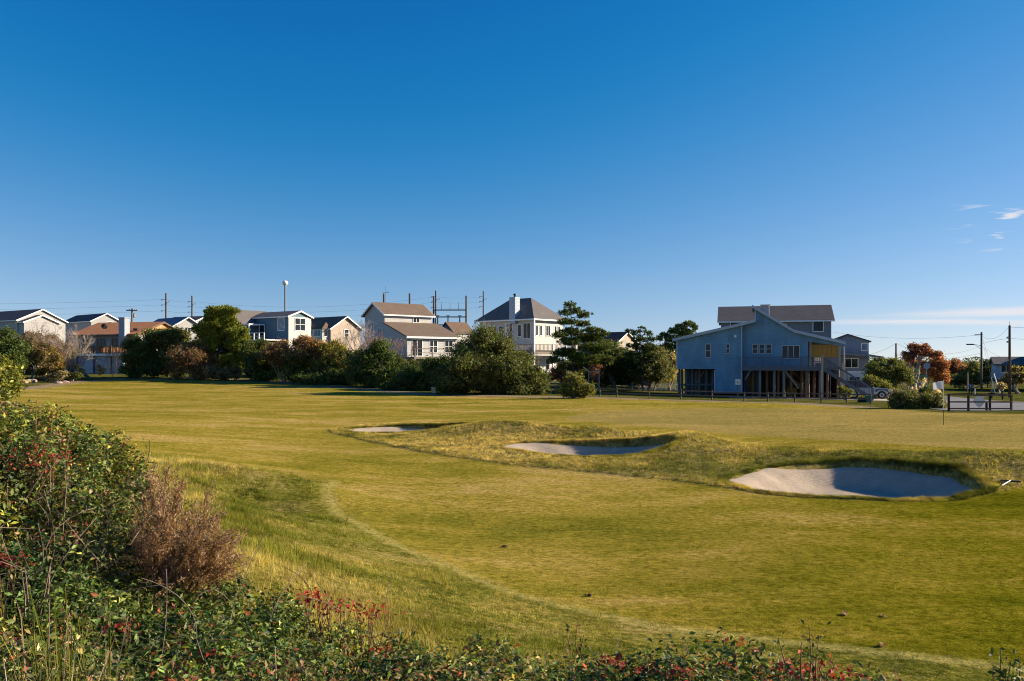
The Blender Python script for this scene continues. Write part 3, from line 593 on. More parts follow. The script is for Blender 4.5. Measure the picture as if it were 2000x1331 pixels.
# --- hip-roofed house with chimney
Y0 = 112; TH = 48; zg = 0.4; S = sub(zg); h = house('hip_roofed_house', 1042, Y0, TH, zg, 'white hip-roofed house with tall chimney and wraparound deck')
ze = S(624.5,Y0); zr = S(585.5,YR(Y0,TH,3.2,5.2)); WH, DH = 6.6, 10.6
block(h, WH, DH, 4.4, ze, zr, 'y', 'cream_siding', 'roof_grey', over=0.55, hip=True)
m = MB(); m.box(0.9, WH-0.3, 0.9, DH-0.3, 0, 4.38); m.build('lower_wall', M['white_siding'], h)
m = MB(); m.box(-0.55, 0.5, 3.0, 4.1, ze-0.5, S(578.5,Y0)); ch = m.build('chimney', M['pale_blue_siding'], h)
m = MB(); m.lathe([(0.16,0),(0.16,0.28),(0.27,0.32),(0.24,0.46),(0.05,0.55)], 10); cp = m.build('flue_cap', M['dark_metal'], ch); cp.location = (0, 3.5, S(578.5,Y0))
for y in (9.0, 7.6, 6.2): win(h, (0, y, ze-2.5), YU, YN, 0.85, 1.7, (1,1))
win(h, (0, 4.6, ze-2.6), YU, YN, 1.2, 2.1, (2,0), name='door'); win(h, (0, 2.6, ze-2.3), YU, YN, 0.6, 1.6, (1,0)); win(h, (0, 1.2, ze-2.6), YU, YN, 1.3, 2.1, (2,0), name='door')
for x in (0.7, 1.6, 3.2, 4.9, 5.7): win(h, (x, 0, ze-2.2), XU, XN, 0.42 if x != 3.2 else 0.9, 1.4, (1 if x != 3.2 else 2,0), glass='glass')
zd = 4.15
m = MB(); m.box(-2.2, -0.005, -2.0, 5.6, zd-0.35, zd).box(-0.005, 7.6, -2.0, -0.005, zd-0.35, zd); m.build('deck', M['weathered'], h)
rl = MB(); rl.box(-2.2, -2.1, -2.0, 5.6, zd+.95, zd+1.03).box(-2.1, 7.6, -2.0, -1.9, zd+.95, zd+1.03).box(-2.2, -2.12, -2, 5.6, zd+.12, zd+.18).box(-2.12, 7.6, -2, -1.92, zd+.12, zd+.18); rl = rl.build('railing', M['weathered'], h)
bal = MB(); bal.box(-.03, .03, -.03, .03, zd+.18, zd+.95); bme = bal.mesh('baluster')
for i in range(26): b = link('baluster', bme, M['weathered'], rl); b.location = (-2.15, -1.8+i*0.29, 0)
for i in range(32): b = link('baluster', bme, M['weathered'], rl); b.location = (-1.9+i*0.29, -1.95, 0)
for x, y in ((-2.1,-1.9),(-2.1,1.9),(-2.1,5.4),(2.0,-1.9),(5.0,-1.9),(7.4,-1.9)): m = MB(); m.box(x-.1,x+.1,y-.1,y+.1,0,zd+1.1 if x != -2.1 or y > 1.5 else ze-.1); m.build('post', M['white_paint'], h)
for x in (1.6, 4.2): win(h, (x, 0.9, 1.6), XU, XN, 0.8, 1.5, (1,1))
for y in (2.2, 4.2): win(h, (0.9, y, 1.6), YU, YN, 0.9, 1.5, (1,1))
m = MB(); m.box(-2.0, 7.2, -1.8, 0.85, 1.0, 1.2); m.build('lower_deck', M['weathered'], h)
# --- red-roofed house behind the tiered pine
zg = 0.2; S = sub(zg); h = house('red_roofed_house', 1205, 150, 50, zg, 'house with reddish roof glimpsed between the pines')
block(h, 7, 10.5, 0, S(668,150), S(650,153), 'y', 'tan_siding', 'roof_red'); win(h, (3.5, 0, S(685,150)), XU, XN, 1.0, 1.4, (1,1)); win(h, (0, 4, S(685,150)), YU, YN, 1.0, 1.4, (1,1))
# --- small blue outbuilding
Y0 = 92; zg = -0.1; S = sub(zg); h = house('blue_shed', 1228, Y0, 30, zg, 'small blue outbuilding with white windows under the trees'); h['category'] = 'shed'
block(h, 3.2, 4.2, 0.5, S(722,Y0), S(712,Y0+1), 'y', 'navy_siding', 'roof_brown', over=0.25)
win(h, (0.9, 0, S(740,Y0)), XU, XN, 0.75, 1.0, (1,1)); win(h, (2.2, 0, S(740,Y0)), XU, XN, 0.75, 1.0, (1,1))
for x in (0.2, 1.2): m = MB(); m.box(x, x+.14, -0.4, -0.26, -0.2, 1.0); m.build('porch_post', M['white_paint'], h)
m = MB(); m.box(-0.2, 3.4, -1.2, -0.004, 0.35, 0.5); m.build('porch_floor', M['weathered'], h)
# --- big blue house on pilings
Y0 = 78.0; TA = -17.0; ca, sa = math.cos(R(TA)), math.sin(R(TA)); X0 = PX(1450, Y0); zg = hz1(X0, Y0)
def lx(px, ly=0.0):
    k = (px-1000)/F; return (k*(Y0+ly*ca) - X0 + ly*sa)/(ca - k*sa)
def lz(px, py, ly=0.0): return PZ(py, Y0+lx(px, ly)*sa+ly*ca)-zg
B = empty('blue_house', (X0, Y0, zg), R(TA), 'large blue house on pilings with deck, outside stair and sloping roofs', 'house')
yL = -0.7; DP = 8.5
xl, xm, xp, xq, xr = lx(1321,yL), lx(1450,yL), lx(1476.5,0), lx(1550,0), lx(1643,0)
zfl = lz(1360,721,yL); zlt = lz(1321,664,yL); zmt = lz(1450,634.5,yL); zpk = lz(1476,604,0); zpl = lz(1477,628,0); zq = lz(1552,648,0); ze = lz(1642,670,0); zdk = lz(1520,717,0)
xc = lx(1397,yL)
m = MB(); m.prism([(xl,zfl),(xc,zfl),(xc,0.35),(xm,0.35),(xm,zmt),(xl,zlt)], 'y', yL, DP); m.build('left_wall', M['blue_siding'], B)
xw = lx(1578,0)
zw = zq+(ze-zq)*(xw-xq)/(xr-xq)
m = MB(); m.prism([(xm+.004,zdk-.25),(xw,zdk-.25),(xw,zw),(xq,zq),(xp,zpk),(xp,zpl),(xm+.004,zmt-.02)], 'y', 0, DP); m.build('right_wall', M['blue_siding'], B)
m = MB(); m.prism([(xw+.003,zdk-.25),(xr-.1,zdk-.25),(xr-.1,ze),(xw+.003,zw)], 'y', 2.2, DP); m.build('porch_wall', M['slate_siding'], B)
m = MB(); m.prism([(xw+.003,zw-.62),(xr-.06,ze-.30),(xr-.06,ze),(xw+.003,zw)], 'y', 0.0, 0.3); m.build('porch_beam', M['blue_siding'], B)
def roof_run(nm, pts, y0, y1, mat='roof_grey', th=.16, parent=B):
    r = MB(); 
    for (a, za), (b, zb) in zip(pts[:-1], pts[1:]): r.prism([(a,za+.01),(b,zb+.01),(b,zb+th),(a,za+th)], 'y', y0, y1)
    r.build(nm, M[mat], parent)
    f = MB()
    for (a, za), (b, zb) in zip(pts[:-1], pts[1:]): f.prism([(a,za-.10),(b,zb-.10),(b,zb+th+.02),(a,za+th+.02)], 'y', y0-.05, y0-.005)
    f.build('rake_board', M['trim_grey'], parent)
roof_run('left_roof', [(xl-.35,zlt-.08),(xm,zmt),(xp-.003,zpl)], yL-.35, DP+.3)
roof_run('right_roof', [(xp-.35,zpk+.22),(xq,zq),(xr+.35,ze-.07)], -0.36, DP+.3)
m = MB(); m.box(xp-.14, xp-.003, -.06, DP, zpl+.16, zpk+.1); m.build('clerestory_wall', M['trim_grey'], B)
tr = MB()
for x in (xl, xc-.12, xm-.14): tr.box(x, x+.12, yL-.04, yL-.004, 0.35 if x > xl+1 else zfl, (zlt if x == xl else (zfl if x < xm-1 else zmt))-.12)
tr.build('corner_boards', M['trim_grey'], B)
xcn = lx(1495,3); m = MB(); m.box(xcn-.42, xcn+.30, 2.6, 3.5, 4.5, lz(1495,597,3)); ch = m.build('chimney', M['chim_grey'], B)
m = MB(); m.box(xcn+.303, xcn+.42, 2.6, 3.5, 4.6, lz(1495,597,3)).box(xcn-.5, xcn+.5, 2.52, 3.58, lz(1495,597,3)+.003, lz(1495,595.5,3)); m.build('chimney_trim', M['white_paint'], ch)
def bw(px0, px1, py0, py1, ly, mull, gl='glass', fw=.07):
    x0, x1 = lx(px0, ly), lx(px1, ly); z0, z1 = lz(px0, py1, ly), lz(px0, py0, ly)
    return win(B, ((x0+x1)/2, ly, z0), XU, XN, x1-x0, z1-z0, mull, 'trim_grey' if gl == 'glass' else 'white_paint', gl, fw)
bw(1379,1387,673,698,yL,(1,1)); bw(1419,1424,673,690,yL,(1,1))
for a in (1470,1483.5,1497): bw(a,a+9,673.5,690.5,0,(1,1))
bw(1528,1561,676,700,0,(3,0))
m = MB((lx(1436,yL), yL, lz(1436,657,yL))); m.tube((0,-.07,0),(0,-.004,0),0.13,0.13,12); m.build('round_vent', M['white_paint'], B)
# porch: rolled bamboo shade, posts
xs0, xs1 = lx(1585,0.35), lx(1637.5,0.35); zs0, zs1 = lz(1610,698,.35), lz(1610,675,.35)
sh = MB(); sh.box(xs0, xs1, .35, .38, zs1-.002, zs1+.06); shade = sh.build('shade', M['shade_slat'], B)
sl = MB(); sl.box(0, xs1-xs0, 0, .025, 0, 0.085); sme = sl.mesh('slat')
nsl = int((zs1-zs0)/.1)
for i in range(nsl): b = link('slat', sme, M['shade_slat'], shade); b.location = (xs0, .352+random.uniform(-.006,.006), zs1-(i+1)*.1)
cd = MB()
for i in range(6): x = xs0+(i+.5)*(xs1-xs0)/6; cd.box(x-.012, x+.012, .335, .348, zs0, zs1)
cd.build('cord', M['deck_wood'], shade)
for px in (1583, 1640): x = lx(px,.3); m = MB(); m.box(x-.09, x+.09, .32, .5, zdk, (zw if px < 1600 else ze)-.02); m.build('porch_post', M['pale_post'], B)
m = MB(); x = lx(1648,2.2); m.box(x, x+.1, 2.0, 2.19, zdk-1.2, ze-.3); m.build('downpipe', M['white_paint'], B)
# deck
xd0, xd1 = xm+.05, lx(1606,-2.0); yd = -2.0
m = MB(); m.box(xd0, xd1, yd, -.004, zdk-.20, zdk); m.build('deck', M['grey_rail'], B)
m = MB(); m.box(xw, xr-.1, -.003, 2.19, zdk-.20, zdk); m.build('porch_floor', M['grey_rail'], B)
m = MB(); m.box(xd0, xd1+.02, yd-.05, yd-.004, zdk-.34, zdk+.03); m.build('rim_joist', M['grey_rail'], B)
zt = zdk+.98
rl = MB(); rl.box(xd0, xd1, yd-.02, yd+.08, zt-.07, zt).box(xd0, xd1, yd, yd+.05, zdk+.10, zdk+.16).box(xd0, xd0+.06, yd+.08, -.7, zt-.07, zt); rl = rl.build('railing', M['grey_rail'], B)
bl = MB(); bl.box(-.02, .02, -.02, .02, zdk+.16, zt-.07); bme = bl.mesh('baluster')
nb = int((xd1-xd0)/.15)
for i in range(nb): b = link('baluster', bme, M['grey_rail'], rl); b.location = (xd0+.1+i*.15, yd+.025, 0)
for i in range(5): x = xd0+.06+i*(xd1-xd0-.12)/4; m = MB(); m.box(x-.05, x+.05, yd-.01, yd+.09, zdk, zt+.06); m.build('rail_post', M['grey_rail'], rl)
# piers and pilings
def pile(px, ly, top, mat='weathered', r=.14, zb=-.5):
    x = lx(px, ly); m = MB(); m.tube((x,ly,zb),(x,ly,top),r,r*.95,8); m.build('piling', M[mat], B, True)
for px in (1484,1512,1531,1577,1602): pile(px, yd+.25, zdk-.22, 'weathered' if px != 1577 else 'stair_wood', .13 if px != 1577 else .2)
for px in (1470,1498,1520,1545,1566,1590,1616,1637): pile(px, 0.6 if px != 1637 else 0.2, zdk-.26, 'stair_wood')
for px in (1475,1505,1540,1570,1600,1632): pile(px, 5.0, zdk-.26, 'stair_wood')
for px in (1327,1340,1352,1366,1380,1392): pile(px, 0.2, zfl-.01, 'grey_rail', .12)
for px in (1332,1348,1364,1378,1390): pile(px, 4.6, zfl-.01, 'grey_rail', .11)
m = MB(); m.box(xl+.1, xc-.2, .0, .12, 1.1, 1.22).box(xl+.1, xc-.2, 4.6, 4.7, .9, 1.0); m.build('cross_brace', M['grey_rail'], B)
x = lx(1369,2.0); m = MB(); m.box(x-.5, x+.4, 2.0, 2.08, 1.05, 1.15).bar((x-.5,2.04,1.1),(x+.3,2.04,2.5),.08,.1).box(x-.55,x-.45,2,2.1,0,2.5); m.build('carport_brace', M['pale_post'], B)
m = MB(); m.box(xm+.1, lx(1480,1.0), 1.0, 4.8, -.3, zdk-.3); m.build('storage_room', M['navy_siding'], B)
win(B, (lx(1468,1.0), 1.0, 0.05), XU, XN, .85, 1.95, (1,0), 'trim_dark', 'glass', .06, 'door')
m = MB(); m.box(xl+.3, xr-.3, DP-.4, DP-.25, -.3, zdk-.3); m.build('back_light_blocker', M['deck_wood'], B)  # added panel: hides the lit ground behind and keeps the undercroft dark
x = lx(1630,4); m = MB(); m.box(x, x+.08, 1.4, DP-.45, -.3, zdk-.3); m.build('side_sun_blocker', M['deck_wood'], B)  # added panel: stops low sun from the right reaching under the house
# hidden stair under the deck
x0_, x1_ = lx(1542,2.4), lx(1576,2.4)
m = MB(); m.bar((x0_-.8,2.0,2.5),(x1_+.2,2.0,.35),.06,.28).bar((x0_-.8,3.0,2.5),(x1_+.2,3.0,.35),.06,.28).bar((x0_-.8,2.0,3.3),(x1_+.2,2.0,1.2),.06,.1); ins = m.build('inner_stair', M['stair_wood'], B)
for i in range(11): f_ = i/10; m = MB(); m.box(x0_-.75+f_*(x1_-x0_+.8)-.13, x0_-.75+f_*(x1_-x0_+.8)+.13, 2.04, 2.96, 2.55-f_*2.1, 2.60-f_*2.1); m.build('step', M['stair_wood'], ins)
m = MB(); m.bar((lx(1560,yd+.3),yd+.3,.9),(lx(1533,yd+.3),yd+.3,zdk-.3),.08,.14).bar((lx(1455,yd+.2),yd+.2,1.7),(lx(1466,yd+.2),yd+.2,zdk-.3),.08,.12); m.build('knee_brace', M['weathered'], B)
x = lx(1547,3.2); m = MB(); m.box(x-.5, x+.45, 3.2, 3.26, .1, .85); m.build('amber_panel', M['shade_slat'], B)
# outside stair
st = empty('outside_stair', (0,0,0)); st.parent = B
sx0, sx1 = lx(1606,yd), lx(1706,yd-.0); sz0, sz1 = zdk, hz1(*(Vector((X0+sx1*ca-yd*sa, Y0+sx1*sa+yd*ca))))-zg+.1
def stz(x): return sz0+(sz1-sz0)*(x-sx0)/(sx1-sx0)
for y, nm in ((yd,'stringer'),(yd+1.1,'stringer')):
    m = MB(); m.bar((sx0,y,sz0-.12),(sx1,y,sz1-.02),.06,.30); m.build(nm, M['grey_rail'], st)
    m = MB(); m.bar((sx0,y,sz0+.95),(sx1,y,sz1+.92),.07,.09); m.build('handrail', M['grey_rail'], st)
bl = MB(); bl.box(-.02,.02,-.02,.02,.12,.92); bme = bl.mesh('baluster'); nb = int((sx1-sx0)/.2)
for y in (yd, yd+1.1):
    for i in range(1, nb): x = sx0+i*(sx1-sx0)/nb; b = link('baluster', bme, M['grey_rail'], st); b.location = (x, y, stz(x))
for i in range(15): x = sx0+(i+.5)*(sx1-sx0)/15; m = MB(); m.box(x-.16, x+.16, yd+.035, yd+1.065, stz(x)-.03, stz(x)+.02); m.build('step', M['grey_rail'], st)
for px, tp, mt in ((1606,zdk+1.1,'pale_post'),(1639,stz(lx(1639,yd)),'stair_wood'),(1704,sz1+1.0,'grey_rail')):
    x = lx(px,yd); m = MB(); m.box(x-.09, x+.09, yd-.14, yd-.04, -.5, tp); m.build('newel_post', M[mt], st)
x = lx(1647,1.2); m = MB(); m.box(x-.12, x+.12, 1.1, 1.3, -.3, ze-1.9); m.build('corner_post', M['pale_post'], B)
m = MB(); m.box(xw+.6, xw+1.5, .8, .86, zdk+.4, zdk+.46).box(xw+.65, xw+.7, .8, 1.2, zdk, zdk+.4).box(xw+1.4, xw+1.45, .8, 1.2, zdk, zdk+.4).box(xw+.6, xw+.66, 1.2, 1.25, zdk, zdk+.95).box(xw+.6, xw+1.5, 1.2, 1.25, zdk+.55, zdk+.95)
ob = m.build('porch_bench', M['white_paint'], None); ob.location = B.location; ob.rotation_euler = B.rotation_euler; tag(ob, 'white bench on the blue house porch under the orange shade', 'bench')

# --- grey house behind the blue one
Y0b = 104; zg = -0.6; S = sub(zg); h = empty('grey_house', (PX(1408,Y0b), Y0b, zg), R(-16), 'grey house with long dark roof rising behind the blue house', 'house')
Wd = 13.4
block(h, Wd, 7.0, 0, S(627,Y0b), S(601.5,Y0b+3), 'x', 'grey_siding', 'roof_grey', 'white_paint', 0.4)
win(h, (1.9, 0, S(645,Y0b)), XU, XN, 1.3, 1.0, (1,0)); win(h, (11.9, 0, S(649,Y0b)), XU, XN, 1.15, 1.3, (1,0)); win(h, (7.5, 0, S(655,Y0b)), XU, XN, 1.15, 1.3, (1,1))
m = MB(); m.tube((4.8,1.6,S(620,Y0b)),(4.8,1.6,S(610,Y0b)),.06); m.build('vent_pipe', M['white_paint'], h)
m = MB(); m.box(Wd-.003, Wd+.05, 0.0, 7.0, 0, S(627.5,Y0b)); m.build('sunlit_end', M['cream_siding'], h)  # cream sheet over the grey wall: sunlight put into the end's colour
# --- dark blue house
Y0c = 112; zg = -0.9; S = sub(zg); h = empty('slate_house', (PX(1634,Y0c), Y0c, zg), R(-18), 'dark slate-blue house with shallow gable behind the parked car', 'house')
def sx(px): return (px-1634)*Y0c/F/0.97
m = MB(); m.prism([(0,0),(sx(1690),0),(sx(1690),S(668,Y0c)),(sx(1653),S(655,Y0c)),(0,S(663,Y0c))], 'y', 0, 8); m.build('wall', M['slate_siding'], h)
r = MB(); r.prism([(-.3,S(664,Y0c)),(sx(1653),S(655,Y0c)),(sx(1653),S(652.5,Y0c)),(-.3,S(661.5,Y0c))], 'y', -.3, 8.3); r.prism([(sx(1653),S(655,Y0c)),(sx(1694),S(669.3,Y0c)),(sx(1694),S(667,Y0c)),(sx(1653),S(652.5,Y0c))], 'y', -.3, 8.3); r.build('roof', M['roof_dark'], h)
r = MB(); r.prism([(-.5,S(692,Y0c)),(sx(1712),S(699,Y0c)),(sx(1712),S(697,Y0c)),(sx(1690),S(693,Y0c)),(-.5,S(689.5,Y0c))], 'y', -1.6, -.004); r.build('porch_roof', M['roof_bluegrey'], h)
win(h, (sx(1683), 0, S(685,Y0c)), XU, XN, .75, .95, (1,0), glass='glass_pale'); win(h, (sx(1660), 0, S(718,Y0c)), XU, XN, 1.6, 1.2, (2,0))
for px in (1640, 1706): m = MB(); m.box(sx(px)-.07, sx(px)+.07, -1.5, -1.36, 0, S(697,Y0c)); m.build('porch_post', M['grey_rail'], h)
# --- green house at the right edge
Y0d = 118; zg = -1.0; S = sub(zg); h = empty('green_house', (PX(1945,Y0d), Y0d, zg), R(-26), 'green-sided house with grey roof at the right edge', 'house')
block(h, 4.6, 6.5, 1.6, S(712,Y0d), S(699,Y0d), 'x', 'pale_blue_siding', 'roof_grey', 'grey_rail', .35)
block(h, 9, 10, 0, S(706,Y0d), S(690,Y0d), 'x', 'green_siding', 'roof_bluegrey', 'trim_dark', .4, x0=4.7, y0=-2.5, wall_name='main_wall')
win(h, (1.3, 0, S(727,Y0d)), XU, XN, 1.2, 1.1, (2,0)); win(h, (3.2, 0, S(727,Y0d)), XU, XN, .8, 1.1, (1,0)); win(h, (4.7, -1.2, S(728,Y0d)), YU, YN, .9, 1.2, (1,1)); win(h, (7, -2.5, S(728,Y0d)), XU, XN, 1.0, 1.2, (1,1))
m = MB(); m.bar((-.2,-.5,1.5),(-3.2,-.5,0),.9,.1).bar((-.2,-.95,2.4),(-3.2,-.95,.9),.06,.08); m.build('entry_stair', M['grey_rail'], h)
for x in (.2, 2.2, 4.4): m = MB(); m.box(x-.1,x+.1,.1,.3,-.2,1.59); m.build('piling', M['grey_rail'], h)

# ------------------------------------------------------------------ vegetation
def rotbasis(N):
    """orthonormal tangent for each normal"""
    a = np.where(np.abs(N[:, 2:3]) < 0.9, np.array([[0, 0, 1.0]]), np.array([[1.0, 0, 0]]))
    T = np.cross(N, a); T /= np.linalg.norm(T, axis=1, keepdims=True)+1e-9; return T, np.cross(N, T)
def unit(a): return a/(np.linalg.norm(a, axis=1, keepdims=True)+1e-9)
def leaf_arrays(C, N, L, Wd, fold=0.25, D=None):
    """folded leaf: base, left, tip, right"""
    n = len(C); T, Bt = rotbasis(N)
    if D is None:
        th = rng.uniform(0, 2*np.pi, n)[:, None]; D = T*np.cos(th)+Bt*np.sin(th)
    Sd = np.cross(N, D); L = np.broadcast_to(np.asarray(L, float), (n,))[:, None]; Wd = np.broadcast_to(np.asarray(Wd, float), (n,))[:, None]
    b = C-D*L*0.5; tp = C+D*L*0.5; l = C+Sd*Wd*0.5+N*Wd*fold; r = C-Sd*Wd*0.5+N*Wd*fold
    V = np.stack([b, l, tp, r], 1).reshape(-1, 3); k = np.arange(n)*4
    F3 = np.stack([k, k+2, k+1, k, k+3, k+2], 1).reshape(-1); return V, F3
def pal(n, colours, weights=None, jit=0.22):
    c = np.array(colours)[rng.choice(len(colours), n, p=None if weights is None else np.array(weights)/np.sum(weights))]
    return np.clip(1.28*c*(1+rng.normal(0, jit, (n, 1)))*(1+rng.normal(0, 0.06, (n, 3))), 0.004, 0.9)
GRN = [(0.030,0.055,0.014),(0.050,0.075,0.018),(0.075,0.090,0.022)]
OLV = [(0.065,0.075,0.022),(0.100,0.095,0.030),(0.135,0.115,0.040)]
YGR = [(0.120,0.130,0.022),(0.170,0.160,0.026),(0.090,0.105,0.020)]
BRN = [(0.150,0.095,0.050),(0.200,0.125,0.070),(0.110,0.070,0.042)]
ORG = [(0.260,0.120,0.035),(0.320,0.150,0.050),(0.190,0.095,0.040)]
RED = [(0.230,0.060,0.035),(0.300,0.090,0.050),(0.160,0.060,0.040)]
TAN = [(0.420,0.320,0.200),(0.340,0.250,0.150),(0.280,0.200,0.120)]
PIN = [(0.085,0.115,0.018),(0.150,0.170,0.024),(0.215,0.220,0.032)]
DPN = [(0.036,0.058,0.018),(0.062,0.084,0.022),(0.110,0.125,0.026)]
def tubes(segs, nside=4):
    """segs: list of (p, q, r0, r1) -> arrays"""
    if not segs: return None
    p = np.array([s_[0] for s_ in segs]); q = np.array([s_[1] for s_ in segs]); r0 = np.array([s_[2] for s_ in segs])[:, None]; r1 = np.array([s_[3] for s_ in segs])[:, None]
    T, Bt = rotbasis(unit(q-p)); vs = []
    for c, r in ((p, r0), (q, r1)):
        for i in range(nside): t_ = 2*math.pi*i/nside; vs.append(c+T*r*math.cos(t_)+Bt*r*math.sin(t_))
    V = np.stack(vs, 1).reshape(-1, 3); k = np.arange(len(segs))[:, None]*(2*nside)
    fs = np.concatenate([np.stack([k[:, 0]+i, k[:, 0]+(i+1) % nside, k[:, 0]+nside+(i+1) % nside, k[:, 0]+nside+i], 1) for i in range(nside)], 1).reshape(-1)
    return V, fs
def limb(p, q, r0, r1, n=4, wob=0.08):
    p = np.array(p, float); q = np.array(q, float); L = np.linalg.norm(q-p); pts = [p+(q-p)*i/n+(rng.normal(0, wob*L/n, 3) if 0 < i < n else 0) for i in range(n+1)]
    return [(pts[i], pts[i+1], r0+(r1-r0)*i/n, r0+(r1-r0)*(i+1)/n) for i in range(n)]
def twigs(p, d, L, r, depth, out, spread=0.55, up=0.15):
    d = d/np.linalg.norm(d); q = p+d*L; out.append((p, q, r, r*0.7))
    if depth <= 0: return
    for _ in range(rng.integers(2, 4)):
        nd = d+rng.normal(0, spread, 3); nd[2] += up; twigs(p+d*L*rng.uniform(0.5, 1.0), nd, L*rng.uniform(0.6, 0.85), r*0.62, depth-1, out, spread, up)
def woody(segs, base, stem, root, nmain=4):
    Vt, Ft = tubes([(a-base, b-base, r0, r1) for a, b, r0, r1 in segs[:nmain]], 6); big_mesh('trunk', Vt, 4, Ft, M[stem], None, root)
    Vt, Ft = tubes([(a-base, b-base, r0, r1) for a, b, r0, r1 in segs[nmain:]]); tag(big_mesh('branches', Vt, 4, Ft, M['bark_pale' if stem == 'bark' and nmain == 4 else stem], None, root), kind='stuff')
def plant(name, label, cat, base, group=None): return empty(name, base, 0, label, cat, group)
def lobes_px(lst, Y, dy=0.0):
    """(px, py, rx px, rz px[, extra depth]) -> centre, radii"""
    out = []
    for l in lst:
        yy = Y+dy+(l[4] if len(l) > 4 else 0.0); c = np.array(P(l[0], l[1], yy)); rx = l[2]*yy/F; rz = l[3]*yy/F; out.append((c, np.array([rx, (rx+rz)*0.5, rz])))
    return out
def lumpy(lb):
    out = []
    for c, r in lb:
        out.append((c, r*0.80))
        for d in unit(rng.normal(0, 1, (8, 3))):
            k = rng.uniform(.26, .46); out.append((c+d*r*rng.uniform(.62, .92), r*k*np.array([1.1, 1.1, rng.uniform(.75, 1.05)])))
    return out
def bush(name, label, cat, Y, lst, colours, weights=None, leaf=0.13, dens=1.0, twig=0, group=None, stem='bark', mat='leaf', clump=0.32, px0=None, trunk_r=0.09, gap=0.08, top_col=None):
    lb = lobes_px(lst, Y); cx = PX(px0, Y) if px0 else float(np.mean([c[0] for c, _ in lb])); gz = hz1(cx, Y); base = np.array([cx, Y, gz])
    lb = lumpy(lb); root = plant(name, label, cat, tuple(base), group); Cs, Ns, Ks, Sz = [], [], [], []
    for c, r in lb:
        area = 4*math.pi*((r[0]*r[1])**1.6/3+(r[0]*r[2])**1.6/3+(r[1]*r[2])**1.6/3)**(1/1.6)
        ncl = max(14, int(area*1.05/(clump**2)*dens)); d = unit(rng.normal(0, 1, (ncl, 3)))
        rad = np.where(rng.uniform(0, 1, ncl) < .15, rng.uniform(1.02, 1.36, ncl), 1-np.abs(rng.normal(0, 0.20, ncl))); bump_ = 1+0.10*np.sin(d[:, 0]*5+c[0])+0.10*np.sin(d[:, 2]*6+c[1]*3)
        cc = c+d*r*(rad*bump_)[:, None]; keep = cc[:, 2] > gz+0.05
        if gap > 0: keep &= rng.uniform(0, 1, ncl) > gap
        cc = cc[keep]; d = d[keep]; per = max(6, int(1.9*(clump/leaf)**2)); k = np.repeat(np.arange(len(cc)), per)
        pts = cc[k]+rng.normal(0, 1, (len(k), 3))*np.array([1, 1, 0.75])*clump*0.52
        n_ = unit(d[k]*0.7+rng.normal(0, 0.65, (len(k), 3))+np.array([0, 0, 0.35])); Cs.append(pts); Ns.append(n_)
        tone = rng.normal(0, 0.36, len(cc))[k]; Ks.append(tone); Sz.append(np.ones(len(k)))
        ni = int(area*9*(0.16/leaf)); di = unit(rng.normal(0, 1, (ni, 3))); Cs.append(c+di*r*rng.uniform(.35, .82, (ni, 1))); Ns.append(unit(di+rng.normal(0, .5, (ni, 3)))); Ks.append(np.zeros(ni)); Sz.append(np.full(ni, 2.3))
    C = np.concatenate(Cs); N = np.concatenate(Ns); tone = np.concatenate(Ks); ok = C[:, 2] > gz-0.02; C, N, tone, sz = C[ok], N[ok], tone[ok], np.concatenate(Sz)[ok]
    L = 1.2*leaf*sz*rng.uniform(0.7, 1.35, len(C)); Vv, Ff = leaf_arrays(C-base, N, L, L*0.62)
    cl = pal(len(C), colours, weights)
    if top_col is not None:
        zt = (C[:, 2]-C[:, 2].min())/(np.ptp(C[:, 2])+1e-6); m_ = rng.uniform(0, 1, len(C)) < np.clip((zt-top_col[1])*2.5+rng.normal(0, .2, len(C)), 0, 0.95); cl[m_] = pal(int(m_.sum()), top_col[0])
    cl = np.clip(1.15*cl*np.exp(tone)[:, None], 0.004, 0.9)
    big_mesh('crown', Vv, 3, Ff, M[mat], np.repeat(cl, 4, 0), root)
    segs = []; nst = max(2, min(5, len(lb)+1))
    for i in range(nst):
        c, r = lb[i % len(lb)]; off = rng.normal(0, 0.12, 3)*np.array([1, 1, 0])*r[0]*2; b0 = base+off; b0[2] = hz1(b0[0], b0[1])-0.05
        tgt = c+rng.normal(0, 0.35, 3)*r; segs += limb(b0, tgt, trunk_r, trunk_r*0.45)
        for _ in range(3): segs += limb(segs[-2][1], c+unit(rng.normal(0, 1, (1, 3)))[0]*r*0.9, trunk_r*0.4, 0.012, 3, .15)
    for _ in range(twig):
        c, r = lb[rng.integers(len(lb))]; d = unit(rng.normal(0, 1, (1, 3)))[0]; d[2] = abs(d[2]); d[1] = -abs(d[1]) if rng.uniform() < .7 else d[1]
        twigs(c+d*r*0.75, d+np.array([0, 0, .5]), r.mean()*0.28, max(0.010, 0.00016*Y), 2, segs)
    woody(segs, base, stem, root); return root
